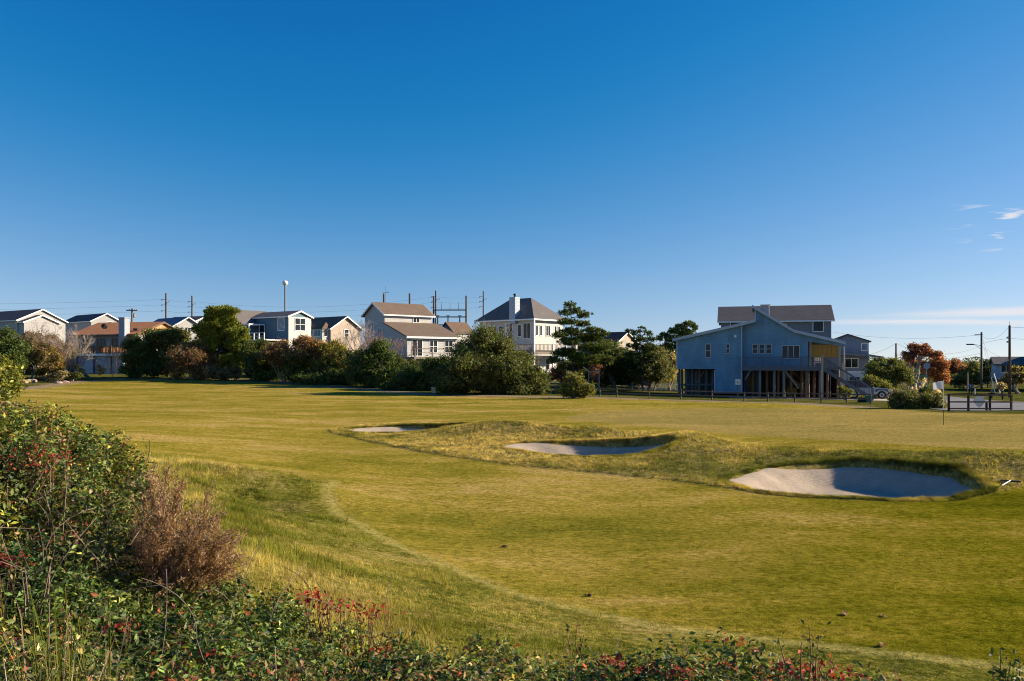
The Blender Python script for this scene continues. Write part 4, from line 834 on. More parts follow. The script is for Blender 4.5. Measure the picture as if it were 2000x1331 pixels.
def bare_tree(name, label, Y, px, py_top, wpx, colours, nstem=3, depth=5, group=None, leaves=0, lcol=BRN, cat='tree', stem='bark_pale', lean=0.0):
    x = PX(px, Y); gz = hz1(x, Y); base = np.array([x, Y, gz]); hgt = PZ(py_top, Y)-gz; sp = wpx*Y/F/2/hgt; root = plant(name, label, cat, tuple(base), group); segs = []
    for i in range(nstem):
        a = 2*math.pi*(i+rng.uniform(0, .6))/nstem; d = np.array([math.cos(a)*sp*1.1+lean, math.sin(a)*sp*0.8, 1.0]); twigs(base+np.array([math.cos(a)*.15, math.sin(a)*.15, -.05]), d, hgt*0.30, max(0.05, hgt*0.011), depth, segs, 0.42+sp*0.35, 0.30)
    # keep inside the outline
    mx = max(s_[1][2] for s_ in segs)-gz; k = hgt/mx
    segs = [((p-base)*np.array([1, 1, k]), (q-base)*np.array([1, 1, k]), max(r0, 0.00011*Y), max(r1, 0.00009*Y)) for p, q, r0, r1 in segs]
    Vt, Ft = tubes(segs, 3); big_mesh('branches', Vt, 4, Ft, M['twig'], np.repeat(pal(len(segs), colours), 6, 0), root)
    if leaves:
        tips = np.array([s_[1] for s_ in segs[len(segs)//3:]]); k = rng.integers(0, len(tips), leaves); C = tips[k]+rng.normal(0, .12, (leaves, 3)); L = max(.10, .0011*Y)*rng.uniform(.7, 1.3, leaves)
        Vl, Fl = leaf_arrays(C, unit(rng.normal(0, 1, (leaves, 3))+np.array([0, 0, .4])), L, L*.65); big_mesh('crown', Vl, 3, Fl, M['leaf'], np.repeat(pal(leaves, lcol), 4, 0), root)
    return root
def pine(name, label, Y, px, pads, colours, trunk_top, needle=0.30, group=None, dens=1.0, lean=(0, 0), base_px=None, trunk_r=.15):
    """pads: flat needle clumps (px, py, rx px, rz px, depth offset)"""
    bx = base_px or px; x = PX(bx, Y); gz = hz1(x, Y); base = np.array([x, Y, gz]); root = plant(name, label, 'tree', tuple(base), group)
    lb = lobes_px(pads, Y); top = np.array(P(px, trunk_top, Y)); segs = []; n = 7; tp = [base+(top-base)*i/n+(rng.normal(0, .10, 3) if 0 < i < n else 0) for i in range(n+1)]; tp[0][2] -= .1
    for i in range(n): segs.append((tp[i], tp[i+1], trunk_r*(1-.85*i/n), trunk_r*(1-.85*(i+1)/n)))
    Cs, Ds = [], []
    for c, r in lb:
        f_ = np.clip((c[2]-.3*abs(c[0]-x)-gz)/(top[2]-gz), 0.05, 1.0)*n; i = int(min(f_, n-1)); a = tp[i]+(tp[i+1]-tp[i])*(f_-i); segs += limb(a, c-np.array([0, 0, r[2]*.4]), .05, .025, 3, .12)
        nt_ = max(14, int(dens*r[0]*r[1]*r[2]**.5*120)); u_ = unit(rng.normal(0, 1, (nt_, 3)))*(rng.uniform(0, 1, (nt_, 1))**.45); cc = c+u_*r
        for q in cc[:max(3, nt_//5)]: segs.append((c-np.array([0, 0, r[2]*.3]), q, .018, .010))
        per = 16; k = np.repeat(np.arange(nt_), per); d = unit(rng.normal(0, .75, (nt_*per, 3))+unit(u_+1e-6)[k]*0.55*np.array([1, 1, .4])+np.array([0, 0, .75])); Cs.append(cc[k]); Ds.append(d)
    C = np.concatenate(Cs); D = np.concatenate(Ds); n_ = len(C); L = needle*rng.uniform(.7, 1.25, n_); Nn = unit(np.cross(D, unit(rng.normal(0, 1, (n_, 3)))))
    Vv, Ff = leaf_arrays(C-base+D*L[:, None]*.5, Nn, L, np.full(n_, max(.03, .0007*Y)), .1, D)
    tone = np.repeat(rng.normal(0, .18, n_//16), 16)[:, None]; big_mesh('crown', Vv, 3, Ff, M['needle'], np.repeat(np.clip(pal(n_, colours)*(1+tone), .004, .9), 4, 0), root)
    woody(segs, base, 'bark', root, 7); return root
G1 = 'scrub along the far edge of the fairway'
# left edge
bush('evergreen_tree', 'dark evergreen tree at the left edge below the white house', 'tree', 88, [(2,672,34,36),(28,690,22,30),(-20,690,40,45),(30,715,18,22)], GRN, leaf=.15, group=G1)
bush('leafy_shrub', 'bright yellow-green shrub at the left edge, nearer than the trees', 'shrub', 26, [(-2,722,28,26),(10,752,22,26),(-14,772,26,22),(-22,735,30,40)], YGR, leaf=.10, clump=.22, mat='glossy_leaf', group=G1)
bush('leafy_shrub', 'low green shrub below the bright yellow-green one at the left edge', 'shrub', 20, [(-8,806,26,18),(-18,780,18,20)], YGR+OLV, leaf=.085, clump=.2, mat='glossy_leaf', group=G1)
bare_tree('bare_tree', 'bare purple-brown tree in front of the far-left white house', 98, 82, 622, 105, [(.18,.13,.11),(.24,.17,.14)], 5, 6, G1, 700, BRN)
bush('scrub_bush', 'brown tangled bush under the bare purple-brown tree', 'shrub', 96, [(60,690,26,30),(88,700,24,28),(48,712,22,22)], BRN+OLV, leaf=.13, gap=.3, twig=14, group=G1)
bush('scrub_bush', 'yellow-orange bush left of the rust-roofed house', 'shrub', 97, [(100,704,20,26),(114,712,12,20),(92,722,18,14)], YGR+ORG, [1,2,1,1,1,1], leaf=.12, group=G1)
bare_tree('bare_tree', 'pale grey bare tree at the left end of the rust-roofed house', 100, 130, 628, 60, [(.34,.29,.25),(.26,.22,.19)], 3, 6, G1)
bare_tree('bare_tree', 'thin bare tree before the lower wall of the rust-roofed house', 102, 155, 650, 42, [(.22,.19,.17),(.30,.26,.23)], 2, 5, G1)
bare_tree('bare_tree', 'dark spreading bare tree right beside the grey chimney', 103, 224, 668, 76, [(.06,.045,.04),(.09,.07,.06)], 2, 5, G1)
bush('low_shrub', 'low green-grey shrub on the bank below the bare trees', 'shrub', 90, [(118,733,12,8),(98,738,8,7)], OLV+TAN, leaf=.12, clump=.25, group=G1)
bush('low_shrub', 'low dark shrub on the bank before the rust-roofed house', 'shrub', 93, [(134,735,10,6),(150,732,8,5)], GRN+OLV, leaf=.12, clump=.25, group=G1)
bush('dry_weeds', 'pale dry weeds at the foot of the rust-roofed house wall', 'shrub', 101, [(155,722,8,10),(196,722,7,9)], TAN, leaf=.16, clump=.2, gap=.3, group=G1)
# between rust house and pine
bush('evergreen_bush', 'dark evergreen bush covering the right end of the rust-roofed house', 'shrub', 100, [(268,690,26,34),(258,718,22,20),(295,715,30,22)], GRN+OLV[:1], leaf=.15, group=G1)
bush('olive_tree', 'tall olive-green bushy tree before the blue-grey roof', 'tree', 102, [(322,664,38,28),(300,672,26,30),(345,660,24,22),(330,700,40,34)], OLV+GRN[1:], leaf=.15, group=G1, twig=10)
bush('brown_bush', 'reddish-brown twiggy bush left of the round pine', 'shrub', 97, [(372,700,38,34),(400,712,30,30),(350,715,26,26),(385,684,24,18)], BRN+RED[:1]+OLV[:1], [3,3,2,1,2], leaf=.13, gap=.22, twig=26, group=G1)
pads = []
for zz, hw in ((610,20),(622,28),(636,36),(650,44),(664,50),(678,54),(692,55),(706,50),(718,40)):
    for j in range(max(5, int(hw/3.6))):
        pads.append((432+rng.uniform(-hw, hw), zz+rng.uniform(-6, 6), rng.uniform(12, 18), rng.uniform(7, 10), rng.uniform(-2.2, 2.2)))
pine('round_pine', 'dense rounded yellow-green pine left of the teal house', 99, 428, pads, PIN, 606, .32, None, 1.5, trunk_r=.2)
# middle scrub
bush('evergreen_bush', 'dark evergreen bush right below the teal house', 'shrub', 96, [(515,692,26,26),(505,720,22,22),(540,715,26,28)], GRN+OLV[:1], leaf=.14, twig=8, group=G1)
bush('brown_bush', 'dark twiggy bush with brown top below the teal house', 'shrub', 93, [(545,690,34,24),(572,705,30,28)], OLV[:1]+BRN, [2,2,2,1], leaf=.13, gap=.15, twig=20, group=G1, top_col=(BRN+ORG[2:], .42))
bush('orange_bush', 'orange-brown topped bush below the tan house', 'shrub', 92, [(600,690,40,32),(622,712,36,34),(580,722,30,26)], GRN+OLV, leaf=.14, twig=12, group=G1, top_col=(ORG+BRN, .40))
bush('olive_bush', 'olive and gold bush below the right end of the tan house', 'shrub', 90, [(655,692,28,32),(668,720,26,30),(640,728,28,24)], OLV+GRN[:2], leaf=.14, group=G1, top_col=(YGR+ORG[:1], .42))
bare_tree('bare_tree', 'bare mauve tree against the shaded gable of the tall white house', 95, 705, 622, 60, [(.20,.17,.18),(.28,.23,.22)], 4, 6, G1)
bare_tree('bare_tree', 'bare reddish tree before the lean-to of the tall white house', 91, 752, 645, 66, [(.20,.12,.10),(.28,.19,.15)], 4, 6, G1, 500, BRN+ORG)
bush('evergreen_bush', 'dark green bush with bright tips below the tall white house', 'shrub', 84, [(735,708,40,36),(712,735,30,28),(762,735,34,28)], GRN, leaf=.14, twig=10, group=G1, top_col=(YGR, .8))
bush('evergreen_bush', 'dark low bush left of the yellow marker box', 'shrub', 80, [(800,736,36,26),(790,756,40,18),(830,748,28,22)], GRN+OLV[:1], leaf=.13, twig=12, group=G1)
bush('evergreen_bush', 'dark hedge mass between the round pine and the dark twiggy bush', 'shrub', 94, [(492,712,20,26),(520,735,26,14),(486,690,12,22)], GRN+OLV[:1], leaf=.14, twig=8, group=G1)
bush('brown_bush', 'brown thicket right at the foot of the round pine', 'shrub', 95, [(412,728,20,14),(440,732,22,12),(462,728,14,12)], BRN+OLV+TAN[2:], leaf=.13, gap=.2, twig=14, group=G1)
bush('evergreen_bush', 'dark green thicket left of the huge rounded bush', 'shrub', 79, [(850,738,30,34),(838,758,26,18),(866,720,22,24)], GRN+OLV[:1], leaf=.13, twig=12, group=G1)
bush('olive_bush', 'olive thicket between the bare reddish tree and the lean-to deck', 'shrub', 86, [(775,715,26,22),(690,712,20,30),(800,722,24,16)], OLV+GRN, leaf=.13, twig=16, gap=.1, group=G1)
bush('evergreen_bush', 'dark bushes filling the yard behind the trellis frame', 'shrub', 94, [(1150,735,34,18),(1190,738,30,16),(1222,742,18,12)], GRN+OLV[:1]+BRN[:1], leaf=.14, group=G1)
bush('evergreen_bush', 'dark shrub mass behind the bare trees at the far left', 'shrub', 103, [(118,690,22,30),(95,680,24,30),(60,668,24,20)], OLV[:2]+BRN, leaf=.14, gap=.25, twig=16, group=G1)
bush('evergreen_bush', 'tall dark hedge behind the picket fence left of the blue house', 'tree', 103, [(1235,712,30,30),(1275,708,34,34),(1305,716,22,30),(1205,716,26,26)], GRN+OLV[:2], leaf=.15, twig=14, group=G1)
bush('evergreen_bush', 'dark shaded bush between orange-topped and white-house bushes', 'shrub', 88, [(690,735,24,26),(655,742,24,18),(610,742,40,16)], GRN, leaf=.14, group=G1)
bush('big_bayberry', 'huge rounded olive-green bush before the hip-roofed house', 'tree', 74, [(925,704,62,54),(900,735,56,40),(965,715,60,50),(1010,730,48,44),(1042,745,30,32),(880,756,44,24),(990,756,60,26)], OLV+GRN, [2,2,1,1,2,2], leaf=.125, twig=40, group=G1, trunk_r=.12)
bare_tree('bare_tree', 'bare white-branched tree before the hip-roofed house windows', 88, 985, 622, 60, [(.40,.36,.33),(.30,.26,.24)], 2, 5, G1)
bare_tree('bare_tree', 'leafless brown tree under the hip-roofed house deck', 86, 1030, 668, 40, [(.22,.16,.13),(.30,.24,.2)], 3, 5, G1)
# pines and scrub right of it
tp = [(1112,598,12,7,0),(1104,612,14,6,.5),(1124,608,13,6,-.6),(1140,616,16,6,.4),(1108,630,20,7,-.5),(1138,634,16,6,1),(1158,646,18,6,-.6),(1118,650,26,8,.8),(1092,656,16,6,-.4),(1150,662,30,8,.6),(1176,652,14,5,.2),(1112,668,24,8,-1),(1160,680,34,9,-.8),(1105,690,30,9,.5),(1140,700,34,10,-1.2),(1176,704,28,9,.5),(1120,716,30,10,1),(1085,705,16,7,-.4)]
pine('tiered_pine', 'tall open tiered pine right of the hip-roofed house', 84, 1116, tp, DPN+PIN[:2], 594, .30, None, 1.5, base_px=1118)
bush('rust_bush', 'rusty red-brown bush at the foot of the tiered pine', 'shrub', 88, [(1092,730,20,16),(1112,742,18,14),(1165,722,14,22)], RED+BRN, leaf=.13, gap=.15, group=G1)
bush('green_shrub', 'loose yellow-green shrub at the edge of the fairway before the pine', 'shrub', 66, [(1118,752,18,24),(1138,762,22,16),(1104,766,16,12)], OLV+YGR, [1,2,2,2,2,2], leaf=.11, clump=.22, gap=.1, twig=10, group=G1)
bush('evergreen_bush', 'dark evergreen mass between the tiered and the slim pine', 'tree', 92, [(1190,690,34,34),(1215,702,30,32),(1168,705,30,28),(1235,722,24,26)], GRN+OLV[:1], leaf=.14, twig=8, group=G1, top_col=(YGR+OLV, .75))
tp = [(1240,652,10,6,0),(1254,646,9,6,.3),(1229,648,7,5,.2),(1268,652,10,5,.4),(1248,664,16,6,-.3),(1272,664,12,5,0),(1238,676,14,6,.4),(1262,680,22,7,.2),(1240,694,20,7,-.4),(1270,698,22,8,.3)]
pine('slim_pine', 'slim dark pine with tufted top left of the blue house', 89, 1250, tp, DPN, 646, .28, None, 1.4, base_px=1256)
bush('olive_bush', 'grey-olive bush against the left side of the blue house', 'shrub', 90, [(1270,706,34,36),(1290,722,26,28),(1248,728,22,22)], OLV+GRN[:1]+TAN[2:], [2,2,1,2,.6], leaf=.13, twig=14, group=G1)
bush('pale_bush', 'pale straw-coloured bush touching the blue house corner', 'shrub', 93, [(1312,718,14,26),(1302,735,12,14)], TAN+YGR, [1,2,1,1,1,1], leaf=.13, group=G1)
tp = [(1345,634,12,6,0),(1330,640,13,6,.4),(1356,642,10,6,-.4),(1316,648,14,6,.3),(1340,652,20,7,0),(1300,656,12,6,.2),(1322,664,24,8,-.4),(1308,678,20,8,.4),(1290,662,9,5,0),(1345,668,18,7,.4),(1315,692,18,8,0)]
pine('crowned_pine', 'broad-topped pine rising behind the left roof of the blue house', 98, 1330, tp, PIN[:2]+DPN, 632, .30, None, 1.5, base_px=1322)
# right of the blue house
bush('round_tree', 'reddish treetop showing between grey house and slate house', 'tree', 118, [(1608,652,13,10),(1614,664,12,8)], RED+OLV, leaf=.16, gap=.3, group='trees right of the blue house')
G2 = 'trees right of the blue house'
bush('green_tree', 'dark low tree behind the slate house porch', 'tree', 120, [(1716,708,14,10),(1705,718,14,12)], GRN+OLV, leaf=.16, group=G2)
bush('green_bush', 'olive-green bushy tree by the small utility pole', 'tree', 84, [(1716,728,26,22),(1745,726,26,24),(1765,732,18,20),(1735,744,32,14)], OLV+YGR[:1]+GRN[1:], leaf=.13, group=G2, twig=10)
bush('green_bush', 'small olive bush behind the parked car', 'shrub', 78, [(1702,745,18,10),(1725,752,16,10)], OLV+YGR, leaf=.12, clump=.25, group=G2)
bare_tree('bare_tree', 'bare dark branches left of the red tree', 97, 1768, 682, 40, [(.10,.08,.075),(.15,.12,.11)], 3, 5, G2)
bush('red_tree', 'umbrella-shaped tree with red-brown autumn leaves', 'tree', 96, [(1790,684,20,13),(1812,690,18,10),(1828,694,12,7),(1776,696,12,12),(1802,678,14,8)], RED+OLV[:1]+BRN[:1], [2,2,2,1.5,1], leaf=.15, gap=.35, twig=24, px0=1783, trunk_r=.2, group=G2)
bush('orange_tree', 'orange autumn tree behind the octagonal sign', 'tree', 104, [(1800,722,26,20),(1826,722,24,22),(1842,734,16,16),(1785,716,14,14)], ORG+RED, [2,2,2,1,1,1], leaf=.15, twig=12, group=G2)
bush('red_tree', 'purple-red tree at the end of the road', 'tree', 128, [(1866,720,20,16),(1880,728,18,14),(1850,730,10,10)], RED+BRN, leaf=.17, group=G2, twig=8)
bush('green_bush', 'dark green shrub under the purple-red tree', 'shrub', 122, [(1868,744,24,10),(1895,744,20,9)], GRN+OLV, leaf=.16, group=G2)
bush('green_tree', 'olive tree left of the lamp pole', 'tree', 118, [(1902,726,18,16),(1890,736,14,10)], OLV+GRN[1:], leaf=.16, group=G2, twig=6)
bush('green_tree', 'dark green tree between lamp pole and green house', 'tree', 128, [(1932,720,20,16),(1945,734,16,12),(1925,738,18,10)], GRN+OLV[:1], leaf=.17, group=G2)
bush('brown_bush', 'brown bush before the green house at the right edge', 'shrub', 104, [(1978,742,18,12),(1996,738,14,12)], BRN+OLV, leaf=.15, gap=.15, twig=10, group=G2)
bush('spiky_plant', 'spiky golden-green plant by the green house wall', 'shrub', 106, [(1985,722,10,9)], YGR+ORG[:1], leaf=.25, group=G2)
# pampas bush by the flag
bush('gate_shrub', 'large green shrub between the flag and the parked car', 'shrub', 54, [(1770,782,26,20),(1800,786,30,20),(1825,788,20,18),(1755,790,16,14)], OLV+GRN[1:]+TAN[2:], [2,2,2,1,1,.5], leaf=.085, clump=.2, gap=.08, twig=26, group=G2)
bush('green_shrub', 'small dark shrub growing through the plumes', 'shrub', 55, [(1808,766,14,9)], GRN, leaf=.085, clump=.18, group=G2)
def plume_grass(name, label, Y, px, tops, group=None):
    x = PX(px, Y); gz = hz1(x, Y); base = np.array([x, Y, gz]); root = plant(name, label, 'grass', tuple(base), group); segs = []; Cs, Ds = [], []
    for (a, b) in tops:
        q = np.array(P(a, b, Y+rng.uniform(-.4, .4))); segs += limb(base+np.array([rng.normal(0, .15), rng.normal(0, .15), 0]), q, .012, .006, 4, .06); d = unit((q-base)[None]+rng.normal(0, .3, (1, 3)))[0]
        n_ = 160; s_ = rng.uniform(-.55, .1, n_); Cs.append(q+d*s_[:, None]+rng.normal(0, .055, (n_, 3))*(1.1-np.abs(s_+.2))[:, None]); Ds.append(unit(d+rng.normal(0, .4, (n_, 3))))
    for _ in range(90): a = rng.uniform(0, 6.28); l = rng.uniform(.7, 1.3); p1 = base+np.array([math.cos(a)*.35*l, math.sin(a)*.35*l, .8*l]); p2 = p1+np.array([math.cos(a)*.5*l, math.sin(a)*.5*l, -.05]); segs += [(base, p1, .012, .008), (p1, p2, .008, .003)]
    C = np.concatenate(Cs); D = np.concatenate(Ds); Nn = unit(np.cross(D, rng.normal(0, 1, D.shape))); Vv, Ff = leaf_arrays(C-base, Nn, .13, .045, .1, D)
    big_mesh('plumes', Vv, 3, Ff, M['leaf'], np.repeat(pal(len(C), [(.62,.50,.40),(.70,.60,.50),(.50,.38,.28)]), 4, 0), root)
    Vt, Ft = tubes([(a-base, b-base, r0, r1) for a, b, r0, r1 in segs], 3); big_mesh('stalks', Vt, 4, Ft, M['twig'], np.repeat(pal(len(segs), OLV+TAN), 6, 0), root)
plume_grass('plume_grass', 'pampas grass with pale pink plumes left of the flag', 55, 1795, [(1782,760),(1788,754),(1791,766),(1798,757),(1785,770),(1806,742),(1795,770)], G2)
plume_grass('plume_grass', 'pampas grass with orange-tan plumes right beside the flag', 55, 1828, [(1824,766),(1832,762),(1820,774),(1836,770),(1828,756),(1815,768)], G2)
bush('green_shrub', 'low round green shrub under the outside stair of the blue house', 'shrub', 71.5, [(1646,764,10,9),(1656,768,8,7)], OLV+YGR[:1], leaf=.11, clump=.2, group=G2)
# distant woods on the horizon
n_ = 26000; ang = rng.uniform(-1.2, 1.3, n_); dist = rng.uniform(560, 640, n_); X = dist*np.sin(ang); Yv = dist*np.cos(ang); hh = 3.2+2.2*vnoise(ang*40, dist*0+3, 1.0, 4)+1.8*vnoise(ang*160, dist*0, 1.0, 5)
C = np.stack([X, Yv, -.6+hh*rng.uniform(0, 1, n_)], -1); Vv, Ff = leaf_arrays(C, unit(rng.normal(0, 1, (n_, 3))), 1.5*rng.uniform(.6, 1.4, n_), 1.1)
tag(big_mesh('distant_woods', Vv, 3, Ff, M['leaf'], np.repeat(pal(n_, [(.045,.06,.05),(.06,.075,.055),(.08,.08,.06)]), 4, 0)), 'low band of distant dark woods on the horizon', 'woods', kind='stuff')

# ------------------------------------------------------------------ utility poles, wires, tower
def pole(name, label, px, top, Y, r=.13, mat='pole_wood', group=None, parts=None):
    x = PX(px, Y); gz = hz1(x, Y); h_ = PZ(top, Y)-gz; o = empty(name, (x, Y, gz), 0, label, 'pole', group)
    m = MB(); m.tube((0,0,-.2),(0,0,h_),r,r*.8,10); m.build('shaft', M[mat], o, True); return o, h_
GP_ = 'utility poles'
o, h_ = pole('utility_pole', 'short utility pole with wide crossarm above the rust-roofed house', 258, 603, 150, .2, 'pole_grey', GP_)
m = MB(); m.box(-1.05,1.05,-.12,.0,h_-.45,h_-.28); m.build('crossarm', M['pole_grey'], o)
for x in (-.9,-.45,.45,.9): m = MB((x,-.06,0)); m.lathe([(.05,h_-.28),(.09,h_-.2),(.05,h_-.05)], 8); m.build('insulator', M['chim_grey'], o)
m = MB((.25,.25,0)); m.lathe([(.2,h_-1.7),(.22,h_-1.6),(.22,h_-1.0),(.12,h_-.9)], 10); m.build('transformer', M['metal'], o)
def trans_pole(px, top, Y, label):
    o, h_ = pole('transmission_pole', label, px, top, Y, .22, 'pole_wood', GP_)
    for i, (s_, z) in enumerate(((-1,1.6),(-1,2.9),(1,2.2),(-1,4.3))): m = MB(); m.bar((0,0,h_-z),(s_*1.0,0,h_-z+.15),.09,.09); a_ = m.build('arm', M['pole_grey'], o); m = MB((s_*1.0,0,h_-z+.15)); m.lathe([(.05,-.35),(.09,-.2),(.09,-.1),(.04,.02)], 8); m.build('insulator', M['chim_grey'], a_)
    return Vector(o.location)+Vector((0,0,h_))
tps = [trans_pole(324,573,190,'taller of the two bare transmission poles above the blue-grey roof'), trans_pole(375,578,205,'transmission pole above the charcoal roof left of the round pine'),
       trans_pole(851,568,200,'tall slim pole rising behind the left substation pole'), trans_pole(944,569,215,'slim transmission pole just left of the hip-roofed house')]
def wire(name, label, a, b, sag, r=.014, n=14, group='overhead wires'):
    a = Vector(a); b = Vector(b); m = MB(); pr = None
    for i in range(n+1):
        t_ = i/n; q = a.lerp(b, t_); q.z -= sag*4*t_*(1-t_)
        if pr is not None: m.tube(pr, q, r, r, 4)
        pr = q
    ob = m.build(name, M['wire'], None); tag(ob, label, 'wire', group)
lefts = [Vector((-220,170,t_)) for t_ in (16.5,)]
for k, dz in enumerate((1.5, 2.8, 4.2)):
    q = Vector((0,0,-dz)); lab = ('top','middle','bottom')[k]
    wire('overhead_wire', f'{lab} wire running left from the taller left transmission pole', Vector((-190,172,18.2))+q, tps[0]+q, 1.2)
    wire('overhead_wire', f'{lab} wire between the two left transmission poles', tps[0]+q, tps[1]+q, .3)
    wire('overhead_wire', f'{lab} wire from the left poles to the substation', tps[1]+q, tps[2]+q, 2.0)
    wire('overhead_wire', f'{lab} wire between substation and hip-roofed house', tps[2]+q, tps[3]+q, .4)
# substation
Ys = 182; gz = hz1(PX(850,Ys),Ys); sb = empty('substation_frame', (PX(878,Ys), Ys, gz), 0, 'timber substation frame with beams and switches behind the white house', 'substation')
def sxx(px): return (px-878)*Ys/F
def szz(py): return PZ(py,Ys)-gz
for px, top in ((847,579),(910.5,578)): m = MB(); m.tube((sxx(px),0,0),(sxx(px),0,szz(top)),.22,.2,10); m.build('mast', M['pole_wood'], sb, True)
for py in (606,619.5,635): m = MB(); m.box(sxx(847)+.2,sxx(910.5)-.2,-.12,.12,szz(py)-.12,szz(py)+.12); m.build('beam', M['dark_metal'], sb)
for px in (862.5,879,895.5): m = MB(); m.tube((sxx(px),0,szz(606)+.1),(sxx(px),0,szz(591)),.07,.04,6); m.build('lightning_rod', M['pole_grey'], sb)
for px in (855,875,898): m = MB((sxx(px),0,0)); m.box(-.35,.35,-.2,.2,szz(618),szz(616.5)).tube((0,0,szz(634)),(0,0,szz(620)),.16,.12,8); m.build('switch', M['dark_metal'], sb)
for px, nm in ((749.5,'thick dark timber pole above the left end of the white house roof'),(800,'thick dark timber pole above the right end of the white house roof')): pole('timber_pole', nm, px, 573.5 if px > 760 else 574, 170, .24, 'pole_wood', GP_)
an, h_ = pole('antenna_mast', 'thin rooftop antenna beside the left timber pole', 753.5, 559, 112, .03, 'metal'); an['category'] = 'antenna'
m = MB(); m.box(-.5,.5,-.02,.02,h_-.95,h_-.91); m.build('element', M['metal'], an); m = MB(); m.bar((0,0,h_-1.0),(.45,0,h_-.75),.03,.03); m.build('element', M['metal'], an)
# water tower
Yt = 700; gz = -.6; wt = empty('water_tower', (PX(557,Yt), Yt, gz), 0, 'white ball-topped water tower on a thin shaft', 'water tower'); zc = PZ(553,Yt)-gz
m = MB(); m.lathe([(1.5,0),(.85,3),(.8,zc-3),(1.2,zc-2)], 14); m.build('shaft', M['tank_shaft'], wt, True)
m = MB(); m.lathe([(.9,zc-2.35)]+[(2.5*math.cos(a),zc+2.2*math.sin(a)) for a in np.linspace(-1.2,1.5,12)], 20); m.build('tank', M['tank_white'], wt, True)
# right-hand poles
pa, ha = pole('utility_pole', 'short dark utility pole above the olive tree right of the slate house', 1750, 671, 100, .12, 'pole_wood', GP_)
pb, hb_ = pole('utility_pole', 'wooden utility pole carrying a street lamp arm', 1917, 649, 114, .16, 'pole_grey', GP_)
m = MB(); m.bar((0,0,hb_-1.95),(-1.2,0,hb_-1.75),.06,.06).bar((0,0,hb_-2.5),(-.9,0,hb_-1.85),.04,.04); m.build('lamp_arm', M['metal'], pb)
m = MB(); m.box(-2.1,-1.15,-.16,.16,hb_-1.85,hb_-1.68); m.build('lamp_head', M['dark_metal'], pb); m = MB(); m.box(-1.0,.15,-.1,-.02,hb_-.45,hb_-.33); m.build('crossarm', M['pole_grey'], pb)
pc, hc = pole('utility_pole', 'tallest wooden utility pole near the right edge', 1972, 636, 92, .16, 'pole_wood', GP_)
m = MB(); m.tube((0,0,hc-.05),(0,0,hc+.5),.03,.02,6); m.build('pole_spike', M['metal'], pc)
for z in (1.4, 1.9, 4.0): m = MB(); m.box(-.32,-.1,-.08,.08,hc-z-.1,hc-z+.1); m.build('bracket', M['metal'], pc)
A = Vector(pa.location)+Vector((0,0,ha)); Bq = Vector(pb.location)+Vector((0,0,hb_)); Cq = Vector(pc.location)+Vector((0,0,hc))
D_ = Vector((90, 80, Cq.z-.6)); Hs = P(1690,694,112)
for a, b, sg, lab in ((Hs,A,.25,'service wire from the slate house to the short dark pole'),(A,Bq-Vector((0,0,1.9)),1.3,'wire from the short dark pole to the lamp pole'),(Bq-Vector((0,0,.4)),P(1600,644,150),1.0,'high faint wire running left from the lamp pole'),
    (Bq-Vector((0,0,1.7)),Cq-Vector((0,0,1.5)),-.1,'wire rising from the lamp pole to the tallest pole'),(Bq-Vector((0,0,.5)),Cq-Vector((0,0,.1)),.9,'sagging top wire between lamp pole and tallest pole'),(Cq-Vector((0,0,.2)),D_,.5,'top wire leaving the right edge from the tallest pole'),
    (Cq-Vector((0,0,1.5)),D_-Vector((0,0,1.6)),.6,'upper cable leaving the right edge'),(Cq-Vector((0,0,4.0)),D_-Vector((0,0,4.2)),.6,'lower cable leaving the right edge'),(Bq-Vector((0,0,2.0)),P(1990,712,118),.3,'service wire from the lamp pole to the green house'),(Cq-Vector((0,0,3.9)),P(1945,700,118),.4,'service wire from the tallest pole to the green house'),
    (Bq-Vector((0,0,3.0)),P(1640,678,112),1.4,'low faint wire passing behind the red tree')): wire('overhead_wire', lab, a, b, sg, .013)
for a, b, lab in (((1936,737),(1945,760),'shorter white guy-wire guard right of the lamp pole'),((1941,730),(1955,757),'longer white guy-wire guard beside the dry tuft')):
    q0 = P(*a,98); q1 = P(*b,97); q1.z = hz1(q1.x, q1.y); g = empty('guy_wire', tuple(q1), 0, lab, 'guy wire', 'guy wires'); m = MB(); m.tube(q0-q1,(0,0,0),.06,.06,6); m.build('guard', M['white_paint'], g); m = MB(); m.tube(q0-q1,(q0-q1)*2.6,.012,.012,4); m.build('cable', M['wire'], g)

# ------------------------------------------------------------------ signs, gate, fences
def on(px, Y): x = PX(px, Y); return Vector((x, Y, hz1(x, Y)))
b = on(1810, 88); so = empty('stop_sign', b, R(-12), 'octagonal sign seen from behind before the orange tree', 'sign'); zc = PZ(715,88)-b.z
m = MB(); m.box(-.04,.04,-.03,.03,-.1,zc+.3); m.build('post', M['metal'], so); m = MB(); m.prism([(.36*math.cos(a),zc+.36*math.sin(a)) for a in [math.pi/8+i*math.pi/4 for i in range(8)]], 'y', -.06, -.035); m.build('plate', M['sign_metal'], so)
m = MB(); m.box(-.75,-.04,-.02,.0,zc-1.25,zc-1.02); m.build('street_name_plate', M['sign_green'], so)
b = on(1853, 50.6); e = on(1975, 51.6); gt = empty('road_gate', b, math.atan2(e.y-b.y, e.x-b.x), 'dark timber rail barrier across the end of the road', 'gate'); Lg = math.hypot(e.x-b.x, e.y-b.y); dzg = e.z-b.z
tops = (1.15, .66, .20)
for fpos, hh_ in ((0,1.18),(.31,1.12),(.655,1.1),(.60,.55),(1.0,1.12)): m = MB(); x = fpos*Lg; m.box(x-.05,x+.05,-.05,.05,-.1,hh_*.93); m.build('post', M['gate_wood'], gt)
